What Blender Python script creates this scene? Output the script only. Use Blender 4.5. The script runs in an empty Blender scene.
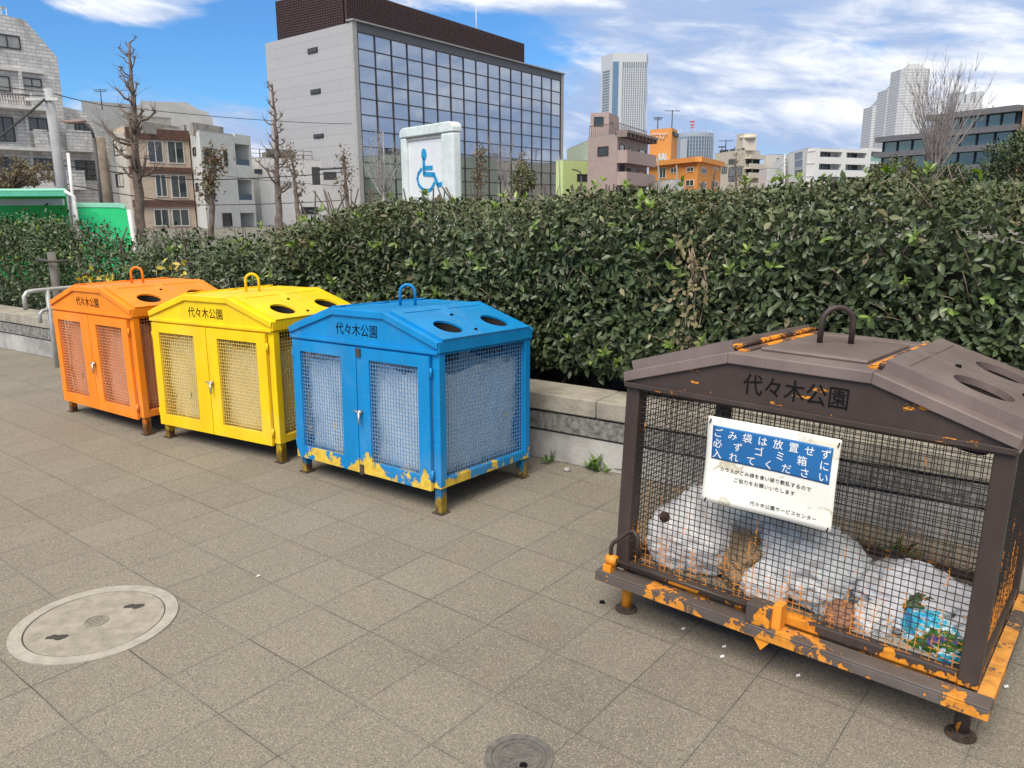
import bpy, math, random
import numpy as np
from mathutils import Vector, Matrix

S = bpy.context.scene
COL = S.collection
RAD = math.radians
random.seed(7)

# ------------------------------------------------------------------ camera, sky, sun, exposure
FPX, PITCH, ROLL, EYE = 784.2, 0.2231, -0.005, 1.55
_c, _s, _cr, _sr = math.cos(PITCH), math.sin(PITCH), math.cos(ROLL), math.sin(ROLL)
CFW = Vector((0, _c, -_s)); _u0 = Vector((0, _s, _c)); _r0 = Vector((1, 0, 0))
CRT = _r0 * _cr + _u0 * _sr; CUP = _u0 * _cr - _r0 * _sr
cam = bpy.data.cameras.new('camera'); camo = bpy.data.objects.new('camera', cam); COL.objects.link(camo)
M = Matrix((CRT, CUP, -CFW)).transposed().to_4x4(); M.translation = (0, 0, EYE); camo.matrix_world = M
cam.sensor_width = 36; cam.lens = FPX / 1024 * 36; cam.clip_start = .05; cam.clip_end = 8000
S.camera = camo

SUN_EL, SUN_AZ = RAD(52), RAD(205)          # azimuth clockwise from +Y (the view direction): high behind the camera, veiled by cloud
W = bpy.data.worlds.new('World'); S.world = W; W.use_nodes = True
nt = W.node_tree; nt.nodes.clear()
def nd(t, k, **kw):
    n = t.nodes.new(k)
    for a, v in kw.items():
        if a.startswith('i_'): n.inputs[a[2:]].default_value = v
        else: setattr(n, a, v)
    return n
def math_n(t, op, a, b=None, c=None, clamp=False):
    n = t.nodes.new('ShaderNodeMath'); n.operation = op; n.use_clamp = clamp
    for i, v in enumerate((a, b, c)):
        if v is None: continue
        if isinstance(v, (int, float)): n.inputs[i].default_value = v
        else: t.links.new(v, n.inputs[i])
    return n.outputs[0]
def sstep(t, v, lo, hi):
    n = t.nodes.new('ShaderNodeMapRange'); n.interpolation_type = 'SMOOTHSTEP'
    t.links.new(v, n.inputs[0]); n.inputs[1].default_value = lo; n.inputs[2].default_value = hi
    return n.outputs[0]
sky = nd(nt, 'ShaderNodeTexSky', sky_type='NISHITA', sun_disc=False, sun_elevation=SUN_EL, sun_rotation=SUN_AZ, air_density=1.0, dust_density=.4, ozone_density=2.2)
tc = nd(nt, 'ShaderNodeTexCoord'); sep = nd(nt, 'ShaderNodeSeparateXYZ'); nt.links.new(tc.outputs['Generated'], sep.inputs[0])
X, Y_, Z_ = sep.outputs
az = math_n(nt, 'ARCTAN2', X, Y_); el = math_n(nt, 'ARCSINE', Z_)
def cloud_noise(sx, sy, scale, detail, rough, dist, off=0.0, sh=0.0):
    co = nd(nt, 'ShaderNodeCombineXYZ')
    e2 = math_n(nt, 'ADD', el, math_n(nt, 'MULTIPLY', az, sh))
    nt.links.new(math_n(nt, 'MULTIPLY', az, sx), co.inputs[0]); nt.links.new(math_n(nt, 'MULTIPLY', e2, sy), co.inputs[1]); co.inputs[2].default_value = off
    n = nd(nt, 'ShaderNodeTexNoise', i_Scale=scale, i_Detail=detail, i_Roughness=rough, i_Distortion=dist)
    nt.links.new(co.outputs[0], n.inputs['Vector']); return n.outputs['Fac']
def bump_el(c, w):   # soft band in elevation
    return math_n(nt, 'SUBTRACT', 1.0, math_n(nt, 'MULTIPLY', math_n(nt, 'ABSOLUTE', math_n(nt, 'SUBTRACT', el, c)), 1.0 / w), clamp=True)
def bump_az(c, w):
    return math_n(nt, 'SUBTRACT', 1.0, math_n(nt, 'MULTIPLY', math_n(nt, 'ABSOLUTE', math_n(nt, 'SUBTRACT', az, c)), 1.0 / w), clamp=True)
n1 = cloud_noise(2.5, 7.5, 2.0, 8, .58, .5, 1.3, .12)
n2 = cloud_noise(4.2, 14.0, 2.2, 7, .6, .4, 7.7, .16)
n3 = cloud_noise(1.2, 6.5, 2.0, 5, .55, .3, 3.1, .10)
right = sstep(nt, az, -.10, .16)
hi = math_n(nt, 'ADD', math_n(nt, 'MULTIPLY', right, .46), -.12)
hi = math_n(nt, 'ADD', hi, math_n(nt, 'MULTIPLY', bump_el(.248, .034), .62))                                   # long streak high over the left
blob = math_n(nt, 'MULTIPLY', bump_el(.206, .022), bump_az(-.43, .10))
hi = math_n(nt, 'ADD', hi, math_n(nt, 'MULTIPLY', blob, .75))
low = math_n(nt, 'MULTIPLY', sstep(nt, el, .155, .07), math_n(nt, 'SUBTRACT', 1.0, right))
hi = math_n(nt, 'ADD', hi, math_n(nt, 'MULTIPLY', low, .50))
hi = math_n(nt, 'ADD', hi, math_n(nt, 'MULTIPLY', sstep(nt, el, .35, .7), .42))
cov = math_n(nt, 'ADD', math_n(nt, 'ADD', math_n(nt, 'MULTIPLY', n1, .75), math_n(nt, 'MULTIPLY', n2, .35)), hi)
mask = sstep(nt, cov, .58, .86)
shade = sstep(nt, math_n(nt, 'ADD', math_n(nt, 'MULTIPLY', n3, .7), math_n(nt, 'MULTIPLY', n2, .45)), .50, .74)
cr_ = nd(nt, 'ShaderNodeMixRGB'); cr_.inputs[1].default_value = (3.0, 3.95, 5.9, 1); cr_.inputs[2].default_value = (8.2, 8.25, 8.4, 1); nt.links.new(shade, cr_.inputs[0])
neu = nd(nt, 'ShaderNodeMixRGB'); nt.links.new(sstep(nt, el, .34, .55), neu.inputs[0]); nt.links.new(cr_.outputs[0], neu.inputs[1]); neu.inputs[2].default_value = (6.3, 6.1, 5.7, 1)   # cloud overhead, added out of view, is neutral to lessen blue ambient light
mx = nd(nt, 'ShaderNodeMixRGB'); nt.links.new(mask, mx.inputs[0])
tint = nd(nt, 'ShaderNodeMixRGB', blend_type='MULTIPLY'); tint.inputs[0].default_value = 1; tint.inputs[2].default_value = (.40, .74, 1.08, 1); nt.links.new(sky.outputs[0], tint.inputs[1])
nt.links.new(tint.outputs[0], mx.inputs[1]); nt.links.new(neu.outputs[0], mx.inputs[2])
bg = nd(nt, 'ShaderNodeBackground'); bg.inputs[1].default_value = .085; nt.links.new(mx.outputs[0], bg.inputs[0])
out = nd(nt, 'ShaderNodeOutputWorld'); nt.links.new(bg.outputs[0], out.inputs[0])

sl = bpy.data.lights.new('sun', 'SUN'); sl.energy = 2.7; sl.angle = RAD(40); sl.color = (1, .91, .79)
so = bpy.data.objects.new('sun', sl); COL.objects.link(so)
sd = Vector((math.sin(SUN_AZ) * math.cos(SUN_EL), math.cos(SUN_AZ) * math.cos(SUN_EL), math.sin(SUN_EL)))
so.rotation_euler = sd.to_track_quat('Z', 'Y').to_euler()
S.view_settings.view_transform = 'Standard'; S.view_settings.look = 'None'; S.view_settings.gamma = 1; S.view_settings.exposure = .72
S.view_settings.use_curve_mapping = False
S.cycles.max_bounces = 6; S.cycles.use_denoising = True

# ------------------------------------------------------------------ helpers
def ray(x, y): return CFW + CRT * ((x - 512) / FPX) - CUP * ((y - 384) / FPX)
EYEV = Vector((0, 0, EYE))
def at_z(x, y, z): d = ray(x, y); return EYEV + d * ((z - EYE) / d.z)
def at_y(x, y, Y): d = ray(x, y); return EYEV + d * (Y / d.y)

class MB:
    def __init__(s): s.v = []; s.f = []; s.sm = []
    def add(s, vs, fs, smooth=False):
        o = len(s.v); s.v += [tuple(p) for p in vs]
        for f in fs: s.f.append(tuple(i + o for i in f)); s.sm.append(smooth)
    def box(s, x0, x1, y0, y1, z0, z1, m=None):
        vs = [Vector((x, y, z)) for z in (z0, z1) for x, y in ((x0, y0), (x1, y0), (x1, y1), (x0, y1))]
        if m is not None: vs = [m @ p for p in vs]
        s.add(vs, [(3, 2, 1, 0), (4, 5, 6, 7), (0, 1, 5, 4), (1, 2, 6, 5), (2, 3, 7, 6), (3, 0, 4, 7)]); return s
    def prism(s, pts, z0, z1):            # vertical prism over a counter-clockwise footprint
        n = len(pts); zz1 = z1 if isinstance(z1, (list, tuple)) else [z1] * n
        vs = [(p[0], p[1], z0) for p in pts] + [(p[0], p[1], z) for p, z in zip(pts, zz1)]
        s.add(vs, [tuple(range(n))[::-1], tuple(range(n, 2 * n))] + [(i, (i + 1) % n, n + (i + 1) % n, n + i) for i in range(n)]); return s
    def extr(s, poly, y0, y1):            # profile in x-z, extruded along y
        n = len(poly); vs = [(x, y0, z) for x, z in poly] + [(x, y1, z) for x, z in poly]
        s.add(vs, [tuple(range(n)), tuple(range(2 * n - 1, n - 1, -1))] + [((i + 1) % n, i, n + i, n + (i + 1) % n) for i in range(n)]); return s
    def strip(s, outer, inner, y0, y1):   # open band between two profiles, extruded along y
        for i in range(len(outer) - 1):
            a, b, c, d = outer[i], outer[i + 1], inner[i + 1], inner[i]
            s.extr([a, d, c, b], y0, y1)
        return s
    def tube(s, path, r, n=8, caps=True, smooth=True):
        P = [Vector(p) for p in path]; rs = r if isinstance(r, (list, tuple)) else [r] * len(P)
        vs = []; up = None
        for i, p in enumerate(P):
            t = (P[min(i + 1, len(P) - 1)] - P[max(i - 1, 0)]).normalized()
            if up is None: up = t.orthogonal().normalized()
            else:
                up = up - t * up.dot(t)
                up = up.normalized() if up.length > 1e-6 else t.orthogonal().normalized()
            b = t.cross(up)
            for k in range(n):
                a = 2 * math.pi * k / n; vs.append(p + (up * math.cos(a) + b * math.sin(a)) * rs[i])
        fs = []
        for i in range(len(P) - 1):
            for k in range(n): fs.append((i * n + k, i * n + (k + 1) % n, (i + 1) * n + (k + 1) % n, (i + 1) * n + k))
        if caps: fs += [tuple(range(n))[::-1], tuple(range((len(P) - 1) * n, len(P) * n))]
        s.add(vs, fs, smooth); return s
    def cyl(s, c, r, z0, z1, n=24, smooth=False):
        x, y = c; vs = [(x + r * math.cos(2 * math.pi * k / n), y + r * math.sin(2 * math.pi * k / n), z) for z in (z0, z1) for k in range(n)]
        s.add(vs, [tuple(range(n))[::-1], tuple(range(n, 2 * n))] + [(k, (k + 1) % n, n + (k + 1) % n, n + k) for k in range(n)], smooth); return s
    def ring(s, c, r0, r1, z0, z1, n=48):
        x, y = c; vs = []
        for r, z in ((r0, z0), (r1, z0), (r1, z1), (r0, z1)):
            vs += [(x + r * math.cos(2 * math.pi * k / n), y + r * math.sin(2 * math.pi * k / n), z) for k in range(n)]
        fs = []
        for j in range(4):
            for k in range(n): fs.append((j * n + k, j * n + (k + 1) % n, ((j + 1) % 4) * n + (k + 1) % n, ((j + 1) % 4) * n + k))
        s.add(vs, fs); return s
    def build(s, name, mat, parent=None, shift=None, bevel=0):
        me = bpy.data.meshes.new(name)
        if shift is None and parent is not None: shift = SHIFT.get(parent.name)
        vs = s.v if shift is None else [(p[0] - shift[0], p[1] - shift[1], p[2] - shift[2]) for p in s.v]
        me.from_pydata(vs, [], s.f); me.polygons.foreach_set('use_smooth', s.sm); me.materials.append(mat); me.update()
        o = bpy.data.objects.new(name, me); COL.objects.link(o)
        if parent is not None:
            o.parent = parent
            if parent.name in SHIFT: SHIFT[o.name] = SHIFT[parent.name]
        if bevel:
            b = o.modifiers.new('bevel', 'BEVEL'); b.width = bevel; b.segments = 2; b.limit_method = 'ANGLE'
        return o
SHIFT = {}
def tag(o, label=None, cat=None, group=None, kind=None):
    for k, v in (('label', label), ('category', cat), ('group', group), ('kind', kind)):
        if v: o[k] = v
    return o
def empty(name, loc, label, cat, group=None, rot=None):
    o = bpy.data.objects.new(name, None); COL.objects.link(o); o.location = loc; o.empty_display_size = .2
    if rot is not None: o.rotation_mode = 'QUATERNION'; o.rotation_quaternion = rot
    tag(o, label, cat, group); return o
def wroot(name, loc, label, cat, group=None):      # root whose children are written in world coordinates
    o = empty(name, loc, label, cat, group); SHIFT[o.name] = Vector(loc); return o

# ------------------------------------------------------------------ materials
def newmat(name):
    m = bpy.data.materials.new(name); m.use_nodes = True; t = m.node_tree; p = t.nodes['Principled BSDF']; return m, t, p
def noise(t, scale, detail=4, rough=.55, vec=None, stretch=None, coord='Object', dist=0):
    if vec is None:
        c = t.nodes.new('ShaderNodeTexCoord'); vec = c.outputs[coord]
    if stretch:
        mp = t.nodes.new('ShaderNodeMapping'); mp.inputs['Scale'].default_value = stretch; t.links.new(vec, mp.inputs[0]); vec = mp.outputs[0]
    n = nd(t, 'ShaderNodeTexNoise', i_Scale=scale, i_Detail=detail, i_Roughness=rough, i_Distortion=dist); t.links.new(vec, n.inputs['Vector']); return n.outputs['Fac']
def mixc(t, fac, a, b, mode='MIX'):
    n = t.nodes.new('ShaderNodeMixRGB'); n.blend_type = mode
    for i, v in enumerate((fac, a, b)):
        if isinstance(v, (int, float)): n.inputs[i].default_value = v
        elif isinstance(v, tuple): n.inputs[i].default_value = (*v, 1) if len(v) == 3 else v
        else: t.links.new(v, n.inputs[i])
    return n.outputs[0]
def mul(c, k): return tuple(min(1, x * k) for x in c)
def bump(t, p, h, strength=.3, dist=.01):
    b = t.nodes.new('ShaderNodeBump'); b.inputs['Strength'].default_value = strength; b.inputs['Distance'].default_value = dist
    t.links.new(h, b.inputs['Height']); t.links.new(b.outputs[0], p.inputs['Normal'])
def plain(name, col, rough=.6, var=.12, scale=3.0, metal=0, bmp=0, stretch=None, spec=.5):
    m, t, p = newmat(name); n = noise(t, scale, 6, .65, stretch=stretch)
    t.links.new(mixc(t, sstep(t, n, .3, .7), mul(col, 1 - var), mul(col, 1 + var)), p.inputs['Base Color'])
    p.inputs['Roughness'].default_value = rough; p.inputs['Metallic'].default_value = metal; p.inputs['Specular IOR Level'].default_value = spec
    if bmp: bump(t, p, noise(t, scale * 12, 5), bmp, .01)
    return m
def glass_m(name, col, rough=.06, metal=.0, spec=.8, var=.3, scale=.4):
    m, t, p = newmat(name); n = noise(t, scale, 3)
    t.links.new(mixc(t, n, mul(col, 1 - var), mul(col, 1 + var)), p.inputs['Base Color'])
    p.inputs['Roughness'].default_value = rough; p.inputs['Metallic'].default_value = metal; p.inputs['Specular IOR Level'].default_value = spec
    return m
def worn(name, paint, under, z0, z1, amt=.25, base=.74, scale=9, rough=.42, rust=(.09, .045, .025), fade=.12, rustamt=.0, stretch=(1, 1, .55), chalk_k=.07):
    """paint chipped away to an older coat, more so between heights z0 (most) and z1 (none)"""
    m, t, p = newmat(name); c = t.nodes.new('ShaderNodeTexCoord'); o = c.outputs['Object']
    sp = t.nodes.new('ShaderNodeSeparateXYZ'); t.links.new(o, sp.inputs[0])
    k = sstep(t, sp.outputs[2], z1, z0)
    big = noise(t, scale, 5, .62, o, stretch); fine = noise(t, scale * 7, 4, .6, o)
    v = math_n(t, 'ADD', math_n(t, 'MULTIPLY', big, .85), math_n(t, 'MULTIPLY', fine, .15))
    v = math_n(t, 'ADD', v, math_n(t, 'MULTIPLY', k, amt))
    chip = sstep(t, v, base - .012, base + .012)
    grime = noise(t, 4, 7, .7, o, (1, 1, .35))
    pc = mixc(t, sstep(t, grime, .3, .72), mul(paint, 1 - fade), mul(paint, 1 + fade))
    dust = noise(t, 15, 6, .68, o, (1, 1, .16)); pc = mixc(t, math_n(t, 'MULTIPLY', sstep(t, dust, .52, .74), .22), pc, tuple(.55 * c_ + .45 * d_ for c_, d_ in zip(paint, (.20, .165, .12))))
    chalk = noise(t, 2.6, 5, .6, o, None, 'Object', .5); pc = mixc(t, math_n(t, 'MULTIPLY', sstep(t, chalk, .52, .72), chalk_k), pc, (.55, .55, .52))
    fleck = noise(t, 75, 3, .55, o); pc = mixc(t, sstep(t, fleck, .745, .76), pc, mul(under, .9))
    uc = mixc(t, sstep(t, noise(t, 22, 5, .6, o), .35, .75), under, mul(under, .62))
    uc = mixc(t, sstep(t, noise(t, 17, 6, .7, o), .62 - rustamt, .68 - rustamt), uc, rust)
    rim = math_n(t, 'MULTIPLY', sstep(t, v, base - .035, base - .012), .5); pc = mixc(t, rim, pc, mul(paint, .55)); t.links.new(mixc(t, chip, pc, uc), p.inputs['Base Color'])
    t.links.new(math_n(t, 'ADD', rough, math_n(t, 'MULTIPLY', math_n(t, 'ADD', chip, math_n(t, 'MULTIPLY', grime, .4)), .25)), p.inputs['Roughness'])
    p.inputs['Specular IOR Level'].default_value = .36; h = math_n(t, 'SUBTRACT', math_n(t, 'MULTIPLY', fine, .25), chip); bump(t, p, h, .35, .0015)
    return m

MAT = {}
def concrete(name, col, var=.2, scale=2.0, b=.3): return plain(name, col, .9, var, scale, 0, b, spec=.25)
# ------------------------------------------------------------------ ground, pavement
YAW_G = 0.8934; GX, GY, TILE = -.9724, 2.6159, .311
def pave_mat():
    m, t, p = newmat('pavers'); c = t.nodes.new('ShaderNodeTexCoord'); o = c.outputs['Object']
    mp = t.nodes.new('ShaderNodeMapping'); mp.inputs['Scale'].default_value = (1 / TILE,) * 3; t.links.new(o, mp.inputs[0])
    warp = nd(t, 'ShaderNodeTexNoise', i_Scale=1.3, i_Detail=2); t.links.new(mp.outputs[0], warp.inputs['Vector'])
    wv = t.nodes.new('ShaderNodeVectorMath'); wv.operation = 'MULTIPLY_ADD'; t.links.new(warp.outputs['Color'], wv.inputs[0]); wv.inputs[1].default_value = (.03, .03, 0); t.links.new(mp.outputs[0], wv.inputs[2])
    sp = t.nodes.new('ShaderNodeSeparateXYZ'); t.links.new(wv.outputs[0], sp.inputs[0])
    fl = t.nodes.new('ShaderNodeVectorMath'); fl.operation = 'FLOOR'; t.links.new(wv.outputs[0], fl.inputs[0])
    wn = t.nodes.new('ShaderNodeTexWhiteNoise'); wn.noise_dimensions = '2D'; t.links.new(fl.outputs[0], wn.inputs['Vector'])
    def edge(v):
        fr = math_n(t, 'FRACT', v); return math_n(t, 'MINIMUM', fr, math_n(t, 'SUBTRACT', 1.0, fr))
    e1, e2 = edge(sp.outputs[0]), edge(sp.outputs[1])
    jn = noise(t, 2.3, 4, .6, o); jw = math_n(t, 'MULTIPLY', sstep(t, jn, .36, .66), .006); jw = math_n(t, 'ADD', jw, .0028)
    d = math_n(t, 'MINIMUM', e1, e2)
    joint = math_n(t, 'SUBTRACT', 1.0, math_n(t, 'DIVIDE', d, jw), clamp=True)
    joint = sstep(t, joint, 0.0, .55)
    soft = math_n(t, 'MULTIPLY', sstep(t, d, .05, .0), .18)
    jb = math_n(t, 'MULTIPLY', joint, math_n(t, 'ADD', .30, math_n(t, 'MULTIPLY', sstep(t, noise(t, 1.7, 3, .6, o, None), .4, .6), .5)))
    tone = math_n(t, 'ADD', math_n(t, 'MULTIPLY', wn.outputs['Value'], .32), math_n(t, 'MULTIPLY', noise(t, 1.1, 6, .65, o), .68))
    base = mixc(t, tone, (.174, .156, .122), (.262, .239, .194))
    warm = noise(t, 3.1, 4, .6, o); base = mixc(t, math_n(t, 'MULTIPLY', sstep(t, warm, .55, .78), .35), base, (.30, .235, .175))
    base = mixc(t, math_n(t, 'MULTIPLY', sstep(t, noise(t, .55, 7, .66, o, None, 'Object', .6), .50, .70), .55), base, (.125, .110, .085))
    g = nd(t, 'ShaderNodeTexVoronoi', i_Scale=310.0); t.links.new(o, g.inputs['Vector'])
    gs = t.nodes.new('ShaderNodeSeparateColor'); t.links.new(g.outputs['Color'], gs.inputs[0])
    spk = math_n(t, 'MULTIPLY', sstep(t, gs.outputs[0], .70, .95), .62)
    base = mixc(t, spk, base, (.42, .38, .31)); base = mixc(t, math_n(t, 'MULTIPLY', sstep(t, gs.outputs[1], .66, .9), .7), base, (.095, .085, .072))
    grit = noise(t, 420, 2, .6, o); base = mixc(t, math_n(t, 'MULTIPLY', sstep(t, grit, .5, .72), .35), base, (.12, .11, .095))
    base = mixc(t, soft, base, (.13, .12, .10)); base = mixc(t, jb, base, (.035, .03, .024))
    t.links.new(base, p.inputs['Base Color']); p.inputs['Roughness'].default_value = .88; p.inputs['Specular IOR Level'].default_value = .3
    h = math_n(t, 'SUBTRACT', math_n(t, 'MULTIPLY', grit, .35), math_n(t, 'MULTIPLY', joint, 1.3)); h = math_n(t, 'ADD', h, math_n(t, 'MULTIPLY', wn.outputs['Value'], .35))
    bump(t, p, h, .45, .004); return m
def sheet(name, pts, z, mat, kind='structure'):
    mb = MB(); mb.add([(x, y, z) for x, y in pts], [tuple(range(len(pts)))]); return tag(mb.build(name, mat), kind=kind)
sheet('ground', [(-5000, -3000), (5000, -3000), (5000, 7000), (-5000, 7000)], -.012, plain('earth', (.16, .15, .13), .95, .2, .5))
pv = MB(); pv.add([(-14, -10, 0), (14, -10, 0), (14, 14, 0), (-14, 14, 0)], [(0, 1, 2, 3)]); pvo = tag(pv.build('pavement', pave_mat()), kind='structure')
pvo.location = (GX, GY, 0); pvo.rotation_euler = (0, 0, YAW_G)

# ------------------------------------------------------------------ planter wall and hedges
E_ = Vector((1, -.685, 0)).normalized(); N_ = Vector((E_.y, -E_.x, 0))          # along the wall, and toward the camera
W0 = Vector((.12, 4.73, 0))
def wl(s, d=0, z=0): return W0 + E_ * s - N_ * d + Vector((0, 0, z))             # s along, d behind the front face
WM = Matrix((E_, -N_, Vector((0, 0, 1)))).transposed().to_4x4(); WM.translation = W0
m_cap = plain('cap_stone', (.31, .29, .24), .9, .25, 5, 0, .4); m_rock = plain('split_block', (.25, .245, .23), .95, .5, 28, 0, 1.0); m_conc = concrete('cast_concrete', (.35, .345, .33), .3, 3)
m_dark = plain('groove', (.07, .068, .062), .95)
def planter(s0, s1, label):
    r = empty('planter_wall', wl(s0), label, 'wall', rot=WM.to_quaternion()); L = s1 - s0
    MB().box(0, L, 0.02, .30, .0, .185).build('base_course', m_conc, r, bevel=.006)
    MB().box(0.0, L, .035, .29, .185, .323).build('mortar_core', m_dark, r)
    n = max(1, int(L / .9)); mb = MB()
    for k in range(n): mb.box(k * L / n + .004, (k + 1) * L / n - .004, .008, .285, .197, .311)
    mb.build('middle_course', m_rock, r, bevel=.006)
    mb = MB(); n = max(1, int(L / 1.2))
    for k in range(n): mb.box(k * L / n + .002, (k + 1) * L / n - .002, -.005, .31, .323, .43)
    mb.build('coping', m_cap, r, bevel=.008); return r
planter(-5.65, 9, 'long low concrete block planter wall behind the yellow, blue and brown bins')
r = planter(-13, -7.05 + 1.45, 'low concrete planter wall ending beside the grey handrail') if False else planter(-13, -5.72, 'low concrete planter wall ending beside the grey handrail')
MB().box(13 - 5.72, 13 - 5.72 + .16, -.02, .9, 0, .445).build('end_pier', m_conc, r, bevel=.01)
mb = MB(); mb.add([wl(-13, .3, .36), wl(9, .3, .36), wl(9, 2.3, .36), wl(-13, 2.3, .36)], [(0, 1, 2, 3)]); tag(mb.build('soil_bed', plain('soil', (.045, .035, .025), .95, .3, 12, 0, .8)), kind='structure')

def leaf_mat(name, stops, rough=.34, sheen=.5):
    m, t, p = newmat(name); a = t.nodes.new('ShaderNodeAttribute'); a.attribute_name = 'tone'
    r = t.nodes.new('ShaderNodeValToRGB'); e = r.color_ramp.elements
    while len(e) < len(stops): e.new(.5)
    for i, (pos, c) in enumerate(stops): e[i].position = pos; e[i].color = (*c, 1)
    t.links.new(a.outputs['Fac'], r.inputs[0])
    geo = t.nodes.new('ShaderNodeNewGeometry')
    c = mixc(t, math_n(t, 'MULTIPLY', geo.outputs['Backfacing'], .45), r.outputs[0], (.16, .20, .10))
    t.links.new(c, p.inputs['Base Color']); p.inputs['Roughness'].default_value = rough; p.inputs['Specular IOR Level'].default_value = sheen
    tr = t.nodes.new('ShaderNodeBsdfTranslucent'); t.links.new(mixc(t, 1.0, r.outputs[0], (1.5, 1.9, .5), 'MULTIPLY'), tr.inputs[0])
    ms = t.nodes.new('ShaderNodeMixShader'); ms.inputs[0].default_value = .13
    t.links.new(p.outputs[0], ms.inputs[1]); t.links.new(tr.outputs[0], ms.inputs[2]); t.links.new(ms.outputs[0], t.nodes['Material Output'].inputs[0]); return m
def leaf_mesh(name, P, Nn, L, wr, mat, parent=None, rng=None, tone=None, axis=None, spread=1.0, up=.35, shift=None):
    n = len(P); rng = rng or np.random.default_rng(1)
    if axis is None:
        a = rng.normal(size=(n, 3)) * spread + Nn * .55 + np.array([0, 0, -.25])
    else: a = axis + rng.normal(size=(n, 3)) * spread
    a /= np.linalg.norm(a, axis=1)[:, None]
    nn = Nn + np.array([0, 0, up]) + rng.normal(size=(n, 3)) * .55
    nn -= a * (nn * a).sum(1)[:, None]; nn /= np.linalg.norm(nn, axis=1)[:, None] + 1e-9
    b = np.cross(nn, a)
    curl = rng.uniform(-.05, .28, n)
    T = np.array([(0, 0, 0), (-.42, .33, .07), (.42, .33, .07), (0, .36, 0), (-.40, .66, .06), (.40, .66, .06), (0, .70, 0), (0, 1, 0)])
    wr = wr * rng.uniform(.8, 1.2, n)
    V = P[:, None, :] + a[:, None, :] * (T[None, :, 1:2] * L[:, None, None]) + b[:, None, :] * (T[None, :, 0:1] * (L * wr)[:, None, None]) \
        + nn[:, None, :] * ((T[None, :, 2:3] - T[None, :, 1:2] ** 2 * curl[:, None, None]) * L[:, None, None])
    if shift is not None: V = V - np.array(shift)
    V = V.reshape(-1, 3)
    F = [(0, 3, 1), (0, 2, 3), (1, 3, 6, 4), (3, 2, 5, 6), (4, 6, 7), (6, 5, 7)]
    loops = np.array([i for f in F for i in f]); st = np.array([0, 3, 6, 10, 14, 17]); tot = np.array([3, 3, 4, 4, 3, 3])
    me = bpy.data.meshes.new(name); me.vertices.add(n * 8); me.vertices.foreach_set('co', V.astype(np.float32).ravel())
    me.loops.add(n * 20); me.loops.foreach_set('vertex_index', (loops[None] + 8 * np.arange(n)[:, None]).astype(np.int32).ravel())
    me.polygons.add(n * 6); me.polygons.foreach_set('loop_start', (st[None] + 20 * np.arange(n)[:, None]).astype(np.int32).ravel())
    me.polygons.foreach_set('loop_total', np.tile(tot, n).astype(np.int32))
    me.polygons.foreach_set('use_smooth', np.ones(n * 6, dtype=bool))
    at = me.attributes.new('tone', 'FLOAT', 'POINT'); tone = rng.uniform(0, 1, n) if tone is None else tone
    at.data.foreach_set('value', np.repeat(tone, 8).astype(np.float32))
    me.update(calc_edges=True); me.validate(); me.materials.append(mat)
    o = bpy.data.objects.new(name, me); COL.objects.link(o)
    if parent is not None: o.parent = parent
    return o
def lump(x, y, z, seed=0):
    rr = random.Random(seed); v = 0
    for k in range(7):
        fx, fy, fz = rr.uniform(-5, 5), rr.uniform(-5, 5), rr.uniform(-5, 5); v = v + np.sin(x * fx + y * fy + z * fz + rr.uniform(0, 6)) / 7 * 1.6
    return v
LEAF = leaf_mat('hedge_leaf', [(0, (.008, .016, .006)), (.35, (.015, .032, .011)), (.70, (.030, .060, .018)), (.9, (.070, .115, .030)), (1, (.12, .135, .055))], .33, .38)
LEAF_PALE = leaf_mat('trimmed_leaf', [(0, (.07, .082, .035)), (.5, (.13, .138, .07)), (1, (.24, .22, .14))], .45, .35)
SHOOT = leaf_mat('young_leaf', [(0, (.10, .19, .015)), (.5, (.17, .28, .025)), (1, (.30, .40, .05))], .35)
BARK = plain('bark', (.085, .068, .055), .95, .35, 9, 0, .7)
DRYLEAF = leaf_mat('dry_leaf', [(0, (.16, .09, .05)), (.5, (.27, .18, .11)), (1, (.42, .33, .24))], .8, .2)
YELLOW = leaf_mat('yellow_leaf', [(0, (.55, .36, .01)), (1, (.75, .55, .03))], .5)
def hedge_top(s):
    s = np.asarray(s, float)
    return 1.565 - .27 * np.exp(-((s + 2.75) / .75) ** 2) + .03 * np.sin(s * 1.7) + .02 * np.sin(s * 4.1 + 1) + .125 * np.clip((s - .9) / 2.2, 0, 1)
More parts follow.
